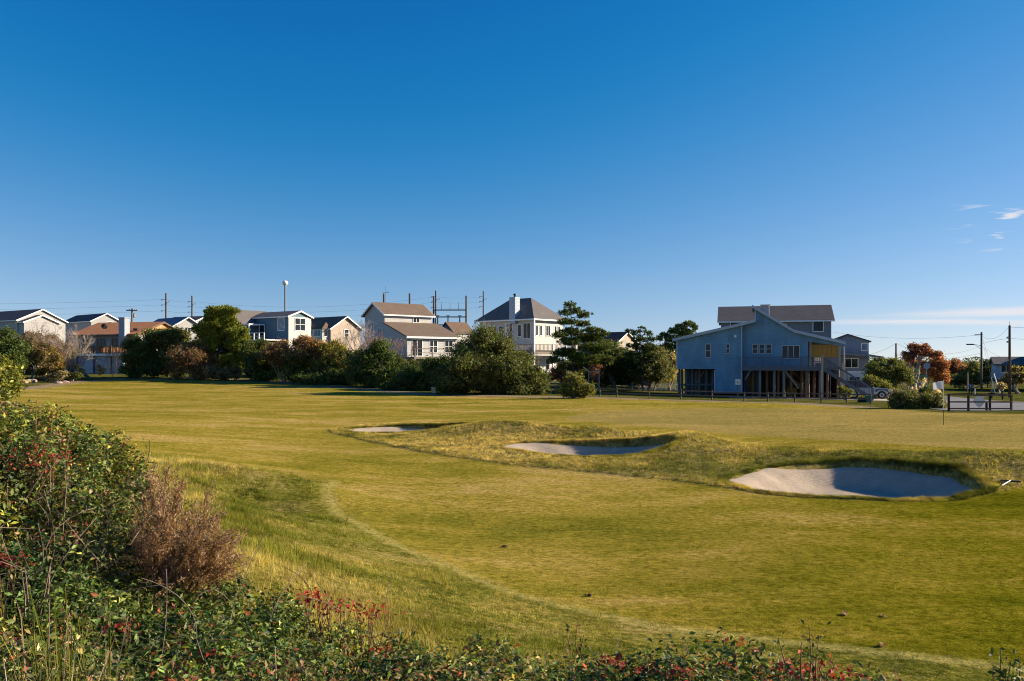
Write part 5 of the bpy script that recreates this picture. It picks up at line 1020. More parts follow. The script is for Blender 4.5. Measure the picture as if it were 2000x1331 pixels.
for z in tops: m = MB(); m.bar((0,-.08,z*.92),(Lg,-.08,z*.92+dzg-.06),.05,.09); m.build('rail', M['gate_wood'], gt)
sg = MB((Lg*.51,.12,.62)); sg.prism([(.46,0),(.3,.3),(-.3,.3),(-.46,0),(-.16,-.32),(0,-.42),(.16,-.32)], 'y', 0, .02); ob = sg.build('road_sign', M['sign_blue'], None); ob.location = gt.location; ob.rotation_euler = gt.rotation_euler; tag(ob, 'pale blue back of a road sign fixed behind the timber barrier', 'sign')
def rail_fence(name, label, pts, hgt, rails, mat, group=None, pw=.06):
    """pts: post positions (x, y)"""
    p0 = pts[0]; z0 = hz1(*p0); o = empty(name, (p0[0], p0[1], z0), 0, label, 'fence', group); loc = [Vector((x-p0[0], y-p0[1], hz1(x, y)-z0)) for x, y in pts]
    for q in loc: h_ = hgt*random.uniform(.95, 1.12); m = MB(); m.tube(q-Vector((0,0,.1)), q+Vector((random.uniform(-.04,.04),0,h_)), pw, pw*.9, 7); m.build('post', M[mat], o)
    for a, c in zip(loc[:-1], loc[1:]):
        for r_ in rails: m = MB(); m.bar(a+Vector((0,0,r_*hgt+random.uniform(-.03,.03))), c+Vector((0,0,r_*hgt+random.uniform(-.03,.03))), .05, .10); m.build('rail', M[mat], o)
    return o
rail_fence('split_rail_fence', 'weathered split-rail fence before the blue house', [(PX(px,Y),Y) for px, Y in ((1172,69),(1205,68.5),(1268,67.5),(1330,67),(1390,66.2),(1453,65.6),(1500,65),(1552,64.2),(1604,63.4),(1653,62.6),(1700,61.5))], .8, (.45,.88), 'deck_wood')
rail_fence('rail_fence', 'short pale rail fence under the tiered pine', [(PX(px,Y),Y) for px, Y in ((1062,79),(1085,78.5),(1108,78))], .95, (.35,.65,.92), 'weathered')
rail_fence('rail_fence', 'pale rail fence below the round pine', [(PX(px,Y),Y) for px, Y in ((440,107),(462,106.5),(492,106))], .9, (.55,.92), 'weathered')
rail_fence('rail_fence', 'dark thin rail fence right of the round pine', [(PX(px,Y),Y) for px, Y in ((496,103),(522,102),(552,101))], .9, (.35,.9), 'grey_rail')
p0 = (PX(1246,97), 97); z0 = hz1(*p0); pf = empty('picket_fence', (*p0, z0), 0, 'white picket fence between outbuilding and blue house', 'fence'); m = MB(); m.box(0,.08,0,.03,0,1.0).add([(0,0,1.0),(.08,0,1.0),(.04,0,1.1),(0,.03,1.0),(.08,.03,1.0),(.04,.03,1.1)],[(0,1,2),(3,5,4),(0,2,5,3),(1,4,5,2)]); pm = m.mesh('picket'); xe = PX(1322,95)-p0[0]
for i in range(28): f_ = i/27; q = link('picket', pm, M['white_paint'], pf); q.location = (xe*f_, -2*f_, hz1(p0[0]+xe*f_, 97-2*f_)-z0)
for z in (.3,.8): m = MB(); m.bar((0,.05,z),(xe,-1.95,z+hz1(p0[0]+xe,95)-z0),.04,.08); m.build('rail', M['white_paint'], pf)
# lattice frame under the pine
b = on(1150, 80); fr = empty('lattice_frame', b, R(-6), 'wooden trellis frame with slanting arms under the pine', 'trellis'); wf = 20*80/F; hf = PZ(726,80)-b.z
for x in (0, wf): m = MB(); m.box(x-.05,x+.05,-.05,.05,0,hf); m.build('post', M['pale_post'], fr); m = MB(); m.bar((x,0,hf),(x-.55,-.2,hf+.45),.05,.06); m.build('arm', M['pale_post'], fr)
m = MB(); m.box(0,wf,-.04,.04,hf-.06,hf+.03); m.build('top_bar', M['pale_post'], fr)
for i in range(7): m = MB(); m.box(.1+i*.13,.13+i*.13,-.01,.02,.25,hf-.05); m.build('slat', M['stair_wood'], fr)
# marker box
b = on(847, 73.2); mb = empty('marker_box', b, 0, 'small yellowish marker box on a post before the big bush', 'marker'); m = MB(); m.box(-.2,.2,-.12,.12,.12,.62); m.build('box', M['yellow_box'], mb); m = MB(); m.box(-.22,.22,-.14,.14,.622,.66); m.build('lid', M['concrete'], mb); m = MB(); m.box(-.08,.08,-.06,.06,-.1,.118); m.build('post', M['weathered'], mb)
# meter box
b = on(1441, 72); mb = empty('meter_box', b, R(-17), 'grey meter box on a post before the blue house wall', 'meter box'); z0 = PZ(752,72)-b.z; m = MB(); m.box(-.22,.22,-.1,.1,z0,z0+.5); bx = m.build('cabinet', M['lamp_cover'], mb); m = MB(); m.box(-.08,.08,-.112,-.102,z0+.14,z0+.32); m.build('meter_window', M['metal'], bx); m = MB(); m.box(-.05,.05,-.04,.04,-.1,z0-.002); m.build('post', M['grey_rail'], mb)
# mailboxes
for px, Y, lab in ((1893,101,'blue mailbox on a dark post, left of its pair'),(1898,100,'blue mailbox on a dark post, right of its pair')):
    b = on(px, Y); mb = empty('mailbox', b, R(-20), lab, 'mailbox', 'roadside mailboxes'); m = MB(); m.box(-.06,.06,-.06,.06,-.1,.95); m.build('post', M['gate_wood'], mb); m = MB(); m.prism([(-.13,.96)]+[(.13*math.cos(a),1.12+.13*math.sin(a)) for a in np.linspace(math.pi,0,7)]+[(.13,.96)], 'y', -.3, .3); m.build('box', M['mailbox_blue'], mb)
b = on(1904, 101); m = MB(b); m.tube((0,0,-.1),(0,0,.75),.07,.06,8); tag(m.build('bollard', M['white_paint']), 'short white post beside the blue mailboxes', 'post')
b = on(1890, 112); m = MB(b); m.tube((0,0,-.1),(0,0,PZ(728,112)-b.z),.1,.08,8); tag(m.build('pale_stump', M['pale_post']), 'pale upright dead trunk left of the lamp pole', 'post')
bush('dry_tuft', 'round dry tan tuft at the foot of the longer guy guard', 'shrub', 97, [(1956,755,7,6)], TAN, leaf=.14, clump=.2, group=G2)
for px, Y, lab in ((1937,88,'dark low bin with brown post right of the mailboxes'),(1958,84,'dark box on a stand near the tallest pole')):
    b = on(px, Y); mb = empty('curb_box', b, 0, lab, 'box', 'dark roadside boxes'); m = MB(); m.box(-.3,.3,-.2,.2,.38,.62); m.build('box', M['gate_wood'], mb); m = MB(); m.box(-.06,.06,-.05,.05,-.05,.378); m.build('stand', M['gate_wood'], mb); m = MB(); m.box(-.08,.08,-.06,.06,.622,1.0 if px < 1950 else .70); m.build('cap', M['brick_red'], mb)
# sandy bank stones
for i, (px, Y, r_) in enumerate(((36,90,.5),(46,89,.42),(56,90,.55),(64,91,.36),(115,89,.3),(126,90,.34))):
    b = on(px, Y); me = bpy.data.meshes.new('rock'); import bmesh
    bm = bmesh.new(); bmesh.ops.create_icosphere(bm, subdivisions=2, radius=r_)
    for v in bm.verts: v.co = v.co*(1+.25*math.sin(v.co.x*7+i)*math.cos(v.co.y*6+v.co.z*5)); v.co.z *= .6; v.co.x *= 1.5
    bm.to_mesh(me); bm.free(); ob = link('rock', me, M['bare_rock'] if 'bare_rock' in M else m_plain('bare_rock', (.42,.28,.21), .95, 0, .3, 4)); ob.location = b+Vector((0,0,r_*.2))
    tag(ob, ('leftmost pinkish stone on the bank at the left','second pinkish stone from the left on the bank','largest pinkish stone on the left bank','fourth pinkish stone on the left bank','small stone beside the low green-grey shrub','rightmost small stone on the left bank')[i], 'rock', 'stones on the left bank')

# ------------------------------------------------------------------ vehicles
def wheel(parent, x, y, r=.38, w_=.24):
    t_ = MB((x,y,r)); n = 20; prof = [(-w_/2,r*.62),(-w_/2,r*.93),(-w_*.35,r),(w_*.35,r),(w_/2,r*.93),(w_/2,r*.62)]; pts = [(rr*math.cos(6.283*i/n), a, rr*math.sin(6.283*i/n)) for a, rr in prof for i in range(n)]
    t_.add(pts, [(j*n+i, j*n+(i+1)%n, (j+1)*n+(i+1)%n, (j+1)*n+i) for j in range(5) for i in range(n)]); wh = t_.build('wheel', M['tyre'], parent, True); wh.name = 'wheel'
    m = MB((x,y,r)); m.tube((0,-w_*.42,0),(0,w_*.42,0),r*.63,r*.63,14); m.build('rim', M['metal'], wh); m = MB((x,y,r)); m.tube((0,-w_*.5,0),(0,-w_*.42,0),r*.2,r*.25,8); m.build('hub', M['dark_metal'], wh)
cx_, cy_ = PX(1692,78.0), 78.0; cz_ = hz1(cx_, cy_)+.03; car = empty('parked_car', (cx_, cy_, cz_), R(-14), 'silver-blue off-road car with black arches parked behind the outside stair', 'car')
m = MB(); m.prism([(-2.05,.5),(-2.05,1.05),(-.05,1.08),(.45,1.12),(1.75,1.02),(1.82,.95),(1.82,.55),(1.6,.45),(-1.9,.45)], 'y', -.78, .78); m.build('body', M['car_paint'], car)
m = MB(); m.prism([(-2.0,1.06),(-1.95,1.70),(-1.85,1.76),(.15,1.74),(.25,1.70),(.62,1.115)], 'y', -.72, .72); cb = m.build('cabin', M['black_plastic'], car)
m = MB(); m.prism([(-1.0,1.18),(-1.0,1.62),(-.15,1.62),(.15,1.18)], 'y', -.735, -.722); m.build('side_window', M['glass'], cb); m = MB(); m.prism([(-1.85,1.18),(-1.85,1.62),(-1.1,1.62),(-1.1,1.18)], 'y', -.735, -.722); m.build('side_window', M['glass'], cb)
m = MB(); m.add([(.28,-.65,1.66),(.63,-.68,1.15),(.63,.68,1.15),(.28,.65,1.66)],[(0,1,2,3)]); m.build('windscreen', M['glass'], cb)
for s_ in (-1,1):
    for x in (-1.25,1.25): m = MB(); m.prism([(x-.62,.72),(x-.45,.92),(x+.45,.92),(x+.62,.72),(x+.50,.70),(x+.38,.84),(x-.38,.84),(x-.50,.70)], 'y', min(s_*.76,s_*.95), max(s_*.76,s_*.95)); m.build('fender', M['black_plastic'], car); wheel(car, x, s_*.78)
    m = MB((1.825,s_*.5,.82)); m.tube((0,0,0),(.05,0,0),.12,.12,12); m.build('headlight', M['lamp_cover'], car)
m = MB(); m.box(1.826,2.02,-.8,.8,.48,.66); m.build('bumper', M['black_plastic'], car); m = MB(); m.box(1.822,1.84,-.32,.32,.68,.95); m.build('grille', M['dark_metal'], car)
b = on(1672, 92); cp_ = empty('camper_trailer', b, R(-17), 'white camper trailer half hidden behind the outside stair', 'trailer'); m = MB(); hcm = PZ(727,92)-b.z
m.prism([(-2.4,.55),(-2.4,hcm-.1),(-2.25,hcm),(1.05,hcm),(1.2,hcm-.15),(1.2,.9),(1.0,.55)], 'y', 0, 2.1); m.build('shell', M['camper_skin'], cp_); win(cp_, (-.15,0,hcm-1.25), XU, XN, .95, .6, (1,0), 'dark_metal', 'glass', .05)
m = MB(); m.box(-2.3,1.1,-.02,-.004,hcm-1.6,hcm-1.5); m.build('stripe', M['car_paint'], cp_); wheel(cp_, -.6, .1, .33); wheel(cp_, -.6, 2.0, .33)
b = on(1793, 101); vn_ = empty('parked_car', b+Vector((0,0,.02)), R(-25), 'dark blue car parked under the red tree behind the sign', 'car')
m = MB(); m.prism([(-1.2,.3),(-1.25,.85),(-.8,.95),(-.5,1.4),(.6,1.42),(.95,.98),(1.25,.9),(1.25,.3)], 'y', -.8, .8); m.build('body', M['mailbox_blue'], vn_); m = MB(); m.prism([(-.7,.97),(-.45,1.34),(.55,1.35),(.82,.98)], 'y', -.815, -.802); m.build('side_window', M['glass_pale'], vn_)
for x in (-.8,.8): wheel(vn_, x, -.72, .3, .2); wheel(vn_, x, .72, .3, .2)
b = on(1697, 65.5); bn = empty('storage_bin', b, R(-10), 'small green bin at the foot of the outside stair', 'bin'); m = MB(); m.prism([(-.22,0),(.22,0),(.27,.5),(-.27,.5)], 'y', -.2, .2); m.build('tub', M['green_plastic'], bn); m = MB(); m.box(-.3,.3,-.24,.24,.502,.55); m.build('lid', M['green_plastic'], bn)
b = on(1683, 65.8); hr = empty('hose_reel', b, 0, 'dark coiled hose beside the small green bin', 'hose'); m = MB()
for k in range(4):
    for i in range(18): a0, a1 = 6.283*i/18, 6.283*(i+1)/18; rr = .32-.02*k; m.tube((rr*math.cos(a0),rr*.6*math.sin(a0),.06+.09*k),(rr*math.cos(a1),rr*.6*math.sin(a1),.06+.09*k),.045,.045,5)
m.build('coil', M['black_plastic'], hr); m = MB(); m.tube((0,0,0),(0,0,.5),.06,.06,8); m.build('stake', M['stair_wood'], hr)

# ------------------------------------------------------------------ flagstick, rake
t = NT('flag_fabric'); cc_ = t.ramp(t.noise(t.co(), 6.0, 3), [(0.3, (0.80, 0.79, 0.80)), (0.7, (0.86, 0.85, 0.85))]); tr_ = t.n('ShaderNodeBsdfTranslucent', {'Color': cc_}).outputs[0]; mx_ = t.n('ShaderNodeMixShader', {0: 0.5}); t.t.links.new(t.principled(cc_, 0.8), mx_.inputs[1]); t.t.links.new(tr_, mx_.inputs[2]); t.done(mx_.outputs[0])
b = on(1843, 39.6); fl = empty('flagstick', b, 0, 'golf flagstick with white flag on the putting green', 'flag'); zt_ = PZ(744,39.6)-b.z
m = MB(); m.tube((0,0,.75),(0,0,zt_),.014,.012,8); m.build('pole', M['white_paint'], fl); m = MB(); m.tube((0,0,-.1),(0,0,.749),.014,.014,8); m.build('lower_pole', M['gate_wood'], fl); m = MB(); m.tube((0,0,zt_),(0,0,zt_+.03),.02,.012,8); m.build('knob', M['white_paint'], fl)
m = MB(); nxf, nzf = 14, 7; Wf, Hf = .50, .42; pts = []
for i in range(nxf+1):
    for j in range(nzf+1): u_, v_ = i/nxf, j/nzf; pts.append((-.015-Wf*u_, .06*math.sin(u_*7+v_*1.5)*u_, zt_-.03-Hf*v_*(1-.12*u_)-.06*u_*u_+.015*math.sin(u_*6)))
m.add(pts, [(i*(nzf+1)+j,(i+1)*(nzf+1)+j,(i+1)*(nzf+1)+j+1,i*(nzf+1)+j+1) for i in range(nxf) for j in range(nzf)]); fc = m.build('cloth', M['flag_fabric'], fl, True); sd = fc.modifiers.new('thick','SOLIDIFY'); sd.thickness = .004
rx, ry = ground_at(1968, 956, lambda x, y: hz(x, y)); rk = empty('bunker_rake', (rx, ry, hz1(rx, ry)+.10), 0, 'white-handled rake lying in the rough right of the nearest bunker', 'rake')
m = MB(); m.tube((-.28,-.20,.0),(.28,.32,.06),.014,.014,6); m.build('handle', M['white_paint'], rk); m = MB(); m.bar((.12,.52,.03),(.46,.14,.05),.04,.05); hd = m.build('head', M['dark_metal'], rk)
for i in range(7): f_ = i/6; m = MB(); m.tube((.12+.34*f_,.52-.38*f_,.03),(.12+.34*f_+.02,.52-.38*f_,-.06),.008,.005,5); m.build('tine', M['dark_metal'], hd)

# ------------------------------------------------------------------ foreground thicket
THK = np.array([(-9.5,12.5),(-7.0,11.6),(-5.7,10.4),(-4.6,9.5),(-3.9,8.9),(-3.3,8.2),(-2.3,7.7),(-1.4,7.2),(-0.5,6.8),(0.2,6.4),(1.0,6.0),(1.9,5.9),(2.6,5.5),(2.7,3.0),(0,2.4),(-3,2.4),(-6,2.6),(-10,5)])
pts = []
for _ in range(6000):
    x, y = rng.uniform(-10, 2.7), rng.uniform(2.4, 12.5)
    if not inside(np.array([x]), np.array([y]), THK)[0] or abs(x)/max(y, .1) > .80: continue
    if all((x-a)**2+(y-b)**2 > .42**2 for a, b in pts): pts.append((x, y))
pts = np.array(pts)
def thick_h(x, y): return .42+.80*sm((-2.6-x)/2.4)*sm((y-5)/3) + .34*sm((x-.2)/1.5) + .12*(vnoise(x, y, .9, 31)-.5)*2
FS = [  # centre, palette, weights, label
 ((-6.6,10.6), YGR+OLV, None, 'yellow-green foreground shrub at the far left below the bright shrub'),
 ((-5.2,9.4), GRN+YGR, None, 'bright green foreground shrub around the red leaves at left'),
 ((-4.2,8.9), GRN+OLV, None, 'rounded foreground shrub at the upper edge beside the fairway'),
 ((-4.9,7.6), YGR+GRN+BRN[:1], None, 'mixed green and brown shrub left of the feathery dry plant'),
 ((-3.4,7.9), OLV+GRN, None, 'olive shrub right behind the feathery dry plant'),
 ((-5.6,6.2), OLV+BRN, None, 'dull olive shrub with bare vines at the left edge'),
 ((-3.6,6.2), GRN, None, 'dark green shrub under the feathery dry plant'),
 ((-3.0,4.6), GRN+OLV+TAN[2:], [2,2,2,1,1,1,.7], 'green shrub mixed with tall grass in the lower left corner'),
 ((-4.6,4.4), OLV+TAN, None, 'straw-coloured tangle in the lower left corner'),
 ((-2.2,7.0), GRN+YGR[:1], None, 'glossy green shrub right of the feathery dry plant'),
 ((-2.0,5.3), GRN, None, 'deep green shrub at the bottom left of centre'),
 ((-1.2,6.6), GRN+OLV[:1], None, 'glossy shrub topped by the row of red leaves'),
 ((-0.9,4.9), GRN+BRN[:1], None, 'dark shrub at the bottom edge left of centre'),
 ((-0.1,6.0), GRN+OLV, None, 'rounded dark shrub in the bottom middle'),
 ((0.3,4.4), OLV+TAN+GRN, None, 'shrub with straw blades at the bottom middle'),
 ((1.0,5.6), GRN+RED[:1], [3,3,3,.6], 'dark shrub flecked red right of the bottom middle'),
 ((1.9,5.2), GRN+RED[:1], [3,3,3,.8], 'rightmost dark glossy shrub of the bottom thicket'),
 ((1.3,3.6), GRN, None, 'dark shrub cut by the bottom edge right of centre')]
cen = np.array([f[0] for f in FS]); own = np.argmin(((pts[:, None]-cen[None])**2).sum(-1), 1)
surf = []
for fi, (c0, colours, wts, lab) in enumerate(FS):
    P_ = pts[own == fi]
    if not len(P_): continue
    c0 = P_.mean(0); gz = hz1(*c0); base = np.array([c0[0], c0[1], gz]); root = plant('thicket_shrub', lab, 'shrub', tuple(base), 'foreground thicket shrubs'); Cs, Ns, Ts, Ss, segs = [], [], [], [], []
    for (x, y) in P_:
        g = hz1(x, y); hh = float(thick_h(x, y)); rx_ = rng.uniform(.34, .48); rz_ = hh*.62; c = np.array([x, y, g+hh-rz_]); r = np.array([rx_, rx_, rz_]); surf.append((c, r))
        for k in range(6):
            d = unit(rng.normal(0, 1, (1, 3)))[0]; d[2] = abs(d[2])*.8+.05; cs = c+d*r*rng.uniform(.5, .95); rs = r*rng.uniform(.30, .55) if k else r*.9; cs = c if k == 0 else cs
            leaf = .043+.0012*y; clump = .085; area = 4*math.pi*(rs.mean())**2; ncl = max(8, int(area*.55/(clump**2))); dd = unit(rng.normal(0, 1, (ncl, 3))); dd[:, 2] = np.where(dd[:, 2] < -.3, -dd[:, 2], dd[:, 2])
            cc = cs+dd*rs*(1-np.abs(rng.normal(0, .16, ncl)))[:, None]; per = 5; kk = np.repeat(np.arange(ncl), per)
            Cs.append(cc[kk]+rng.normal(0, clump*.55, (len(kk), 3))); Ns.append(unit(dd[kk]*.6+rng.normal(0, .6, (len(kk), 3))+np.array([0, 0, .55]))); Ts.append(np.repeat(rng.normal(0, .42, ncl), per)); Ss.append(leaf*rng.uniform(.45, 1.5, len(kk)))
        b0 = np.array([x+rng.normal(0, .08), y+rng.normal(0, .08), g-.03])
        for _ in range(3): segs += limb(b0, c+unit(rng.normal(0, 1, (1, 3)))[0]*r*.75, .010, .004, 3, .2)
        for _ in range(2):
            d = unit(rng.normal(0, 1, (1, 3)))[0]; d[2] = abs(d[2])+.4; twigs(c+d*r*.7, d, .10, .0025, 2, segs, .6)
    C = np.concatenate(Cs); N = np.concatenate(Ns); tn = np.concatenate(Ts); sz = np.concatenate(Ss); ok = C[:, 2] > hz(C[:, 0], C[:, 1])-.01; C, N, tn, sz = C[ok], N[ok], tn[ok], sz[ok]
    Vv, Ff = leaf_arrays(C-base, N, sz, sz*.48, .22); cl = np.clip(1.3*pal(len(C), colours, wts)*np.exp(tn)[:, None]*(1+.9*(vnoise(C[:, 0], C[:, 1], .5, 81)-.5)[:, None]*np.array([1.2, .9, .5])), .004, .9)
    dead = rng.uniform(0, 1, len(C)) < .03+.16*(vnoise(C[:, 0], C[:, 1], .35, 83) > .72); cl[dead] = pal(int(dead.sum()), BRN+RED); big_mesh('leaves', Vv, 3, Ff, M['glossy_leaf'], np.repeat(cl, 4, 0), root)
    Vt, Ft = tubes([(a-base, b-base, r0, r1) for a, b, r0, r1 in segs], 3); tag(big_mesh('stems', Vt, 4, Ft, M['twig'], np.repeat(pal(len(segs), [(.13,.095,.07),(.20,.15,.11),(.09,.06,.05)]), 6, 0), root), kind='stuff')
SC = np.array([c+np.array([0, 0, r[2]*.9]) for c, r in surf]); SPX = 1000+F*SC[:, 0]/SC[:, 1]; SPY = HOR-F*(SC[:, 2]-H)/SC[:, 1]
def on_thicket(px, py): k = int(np.argmin((SPX-px)**2+(SPY-py)**2)); Y = SC[k, 1]-.15; return np.array(P(px, py, Y))
# red creeper
CR = [(78,884,.30,130,'largest patch of bright red leaves in the left foreground'),(8,1082,.16,60,'red leaves at the left edge above the bare vines'),(120,1030,.2,30,'faint red-orange leaves amid the left shrubs'),(612,1150,.14,50,'red leaves at the left end of the red row'),(648,1168,.16,70,'crimson leaves in the middle of the red row'),
      (718,1182,.14,70,'crimson leaves at the right end of the red row'),(530,1222,.08,22,'orange-red sprig below the red row at left'),(672,1258,.09,24,'orange sprig below the crimson row'),(745,1262,.12,30,'dark red leaves below the right end of the red row'),(805,1290,.11,46,'red leaves near the bottom edge left of centre'),
      (245,1205,.10,26,'pink-red leaves below the feathery dry plant'),(400,1268,.08,24,'red sprig among bare stems at the bottom left'),(335,1300,.16,40,'reddish-brown leaves at the bottom left'),(1198,1276,.08,36,'red leaves at the bottom middle right'),(1258,1292,.09,40,'crimson leaves at the bottom, left of their pair'),(1332,1294,.08,34,'crimson leaves at the bottom, right of their pair'),
      (1545,1288,.14,50,'dark red leaves on the rightmost thicket shrub'),(1610,1296,.16,60,'wine-red leaves at the right end of the thicket'),(895,1300,.08,20,'small red sprig in the dark bottom middle')]
for px, py, r_, n_, lab in CR:
    c = on_thicket(px, py); gz = hz1(c[0], c[1]); base = np.array([c[0], c[1], gz]); root = plant('red_creeper', lab, 'creeper', tuple(base), 'red creeper patches'); n_ = int(n_*1.2); C = c-np.array([0, 0, .06])+rng.normal(0, r_*.55, (n_, 3))*np.array([1.15, .6, .45]); N = unit(rng.normal(0, .6, (n_, 3))+np.array([.3, -.5, .6]))
    L = rng.uniform(.025, .052, n_); Vv, Ff = leaf_arrays(C-base, N, L, L*.5, .2); warm = [(.30,.024,.026),(.20,.02,.022),(.34,.06,.03),(.14,.05,.03)] if 'orange' not in lab and 'brown' not in lab else [(.24,.08,.03),(.20,.07,.04),(.16,.06,.04)]
    big_mesh('leaves', Vv, 3, Ff, M['leaf'], np.repeat(pal(n_, warm), 4, 0), root); segs = []
    for k in range(max(4, n_//8)): segs += limb(base, C[k], .006, .003, 4, .15)
    Vt, Ft = tubes([(a-base, b-base, r0, r1) for a, b, r0, r1 in segs], 3); tag(big_mesh('stems', Vt, 4, Ft, M['twig'], np.repeat(pal(len(segs), BRN), 6, 0), root), kind='stuff')
# feathery dry plant
b = np.array(P(325,1165,7.3)); b[2] = hz1(b[0], b[1]); root = plant('feathery_plant', 'feathery dry brown plant with pinkish plumes in the left foreground', 'plant', tuple(b)); segs, Cs, Ds = [], [], []
for k in range(46):
    px = rng.uniform(252, 452); lo = np.interp(px, [252,290,330,380,410,452], [1015,960,925,950,990,1080]); hi = np.interp(px, [252,300,452], [1050,1100,1125]); py = lo+(hi-lo)*rng.uniform(0, 1)**1.3; q = np.array(P(px, py, 7.3+rng.uniform(-.5, .9))); s3 = limb(b+rng.normal(0, .06, 3)*np.array([1, 1, 0]), q, .009, .004, 6, .10); segs += s3
    for (a, c, _, _) in s3[3:]:
        for _ in range(5):
            st = a+(c-a)*rng.uniform(0, 1); d = unit((c-a)[None])[0]+rng.normal(0, .42, 3); d[0] += .15; e = st+unit(d[None])[0]*rng.uniform(.12, .32); mid_ = (st+e)/2+np.array([0, 0, .03]); segs += [(st, mid_, .003, .002), (mid_, e, .002, .001)]; m_ = 48; tt = rng.uniform(.1, 1.05, (m_, 1)); Cs.append(st+(e-st)*tt+rng.normal(0, .014, (m_, 3))); Ds.append(unit(unit((e-st)[None])+rng.normal(0, .55, (m_, 3))))
C = np.concatenate(Cs); D = np.concatenate(Ds); Vv, Ff = leaf_arrays(C-b, unit(np.cross(D, rng.normal(0, 1, D.shape))), rng.uniform(.022, .045, len(C)), .010, .1, D)
big_mesh('plumes', Vv, 3, Ff, M['leaf'], np.repeat(pal(len(C), [(.20,.115,.065),(.27,.165,.10),(.13,.075,.045),(.32,.22,.15)]), 4, 0), root); Vt, Ft = tubes([(a-b, c-b, r0, r1) for a, c, r0, r1 in segs], 3); tag(big_mesh('stems', Vt, 4, Ft, M['twig'], np.repeat(pal(len(segs), BRN+TAN[2:]), 6, 0), root), kind='stuff')
# tall grass clumps, vines
def blade_clump(name, label, base, n_, hgt, spread, colours, wd=.006, group=None, cat='grass'):
    base = np.array(base); root = plant(name, label, cat, tuple(base), group); vs, fs, k = [], [], 0; cl = []
    for i in range(n_):
        a = rng.uniform(0, 6.283); h_ = hgt*rng.uniform(.55, 1.1); out = spread*rng.uniform(.1, 1.0); o = np.array([rng.normal(0, .05), rng.normal(0, .05), -.02]); d = np.array([math.cos(a), math.sin(a), 0]); sdv = np.array([-d[1], d[0], 0])*wd*rng.uniform(.6, 1.3)
        p0 = o; p1 = o+d*out*.30+np.array([0, 0, h_*.62]); p2 = o+d*out*.75+np.array([0, 0, h_*.98]); p3 = o+d*out*1.25+np.array([0, 0, h_*rng.uniform(.8, 1.05)])
        vs += [p0-sdv, p0+sdv, p1-sdv*.9, p1+sdv*.9, p2-sdv*.6, p2+sdv*.6, p3-sdv*.1, p3+sdv*.1]; fs += [k, k+1, k+3, k+2, k+2, k+3, k+5, k+4, k+4, k+5, k+7, k+6]; k += 8; cl.append(pal(1, colours)[0])
    tag(big_mesh('blades', np.array(vs), 4, np.array(fs), M['blade'], np.repeat(np.array(cl), 8, 0), root), kind='stuff')
for px, py, Y, n_, hg, sp, cs, lab in ((110,1345,4.2,80,.75,.35,YGR+TAN,'tall green-tan grass clump at the bottom left corner'),(40,1350,4.0,60,.55,.5,TAN+OLV,'arching straw grass at the far bottom left'),(190,1300,4.4,60,.65,.35,YGR+TAN[:1],'upright pale grass clump left of the bottom shrubs'),(245,1345,4.2,40,.4,.3,YGR,'small green grass clump at the bottom edge, left'),
      (985,1345,5.0,50,.36,.3,TAN+OLV,'straw grass tuft at the bottom middle'),(1080,1340,5.6,45,.30,.25,TAN,'dry grass tuft right of the bottom middle'),(660,1345,4.6,30,.45,.15,TAN+BRN,'thin dry stems rising at the bottom left of centre'),(560,1345,4.6,26,.5,.15,TAN+BRN,'sparse tan stems at the bottom edge below the shrubs'),(2,1215,5.6,50,.5,.55,TAN+BRN,'brown arching grass at the left edge below the vines')):
    q = np.array(P(px, py, Y)); q[2] = hz1(q[0], q[1]); blade_clump('tall_grass', lab, q, int(n_*.6), hg+.15, sp, cs, .0032, 'foreground grass clumps')
for i, (px, py, lab) in enumerate(((60,1120,'tangle of bare grey-brown vines at the left edge'),(170,1090,'tangle of bare looping vines left of the feathery plant'),(130,960,'small tangle of bare twigs amid the left shrubs'),(690,1230,'bare twigs over the dark middle shrubs'),(420,1230,'thin bare canes crossing the shrubs below the feathery plant'))):
    c = on_thicket(px, py); base = np.array([c[0], c[1], hz1(c[0], c[1])]); root = plant('bare_vine', lab, 'vine', tuple(base), 'bare vines'); segs = []
    for k in range(20 if i < 2 else 8):
        a = c+rng.normal(0, .28, 3)*np.array([1, .6, .4]); d = rng.normal(0, 1, 3); d[2] = abs(d[2]); curv = rng.normal(0, .5, 3)
        for s_ in range(7): d = unit((d+curv*.5)[None])[0]; q = a+d*.085; segs.append((a, q, .0028, .0024)); a = q
        if k % 4 == 0: segs += limb(base, segs[-7][0], .007, .005, 3, .1)
    Vt, Ft = tubes([(a-base, b2-base, r0, r1) for a, b2, r0, r1 in segs], 4); tag(big_mesh('stems', Vt, 4, Ft, M['twig'], np.repeat(pal(len(segs), [(.13,.095,.075),(.17,.13,.10),(.09,.065,.05)]), 8, 0), root), kind='stuff')
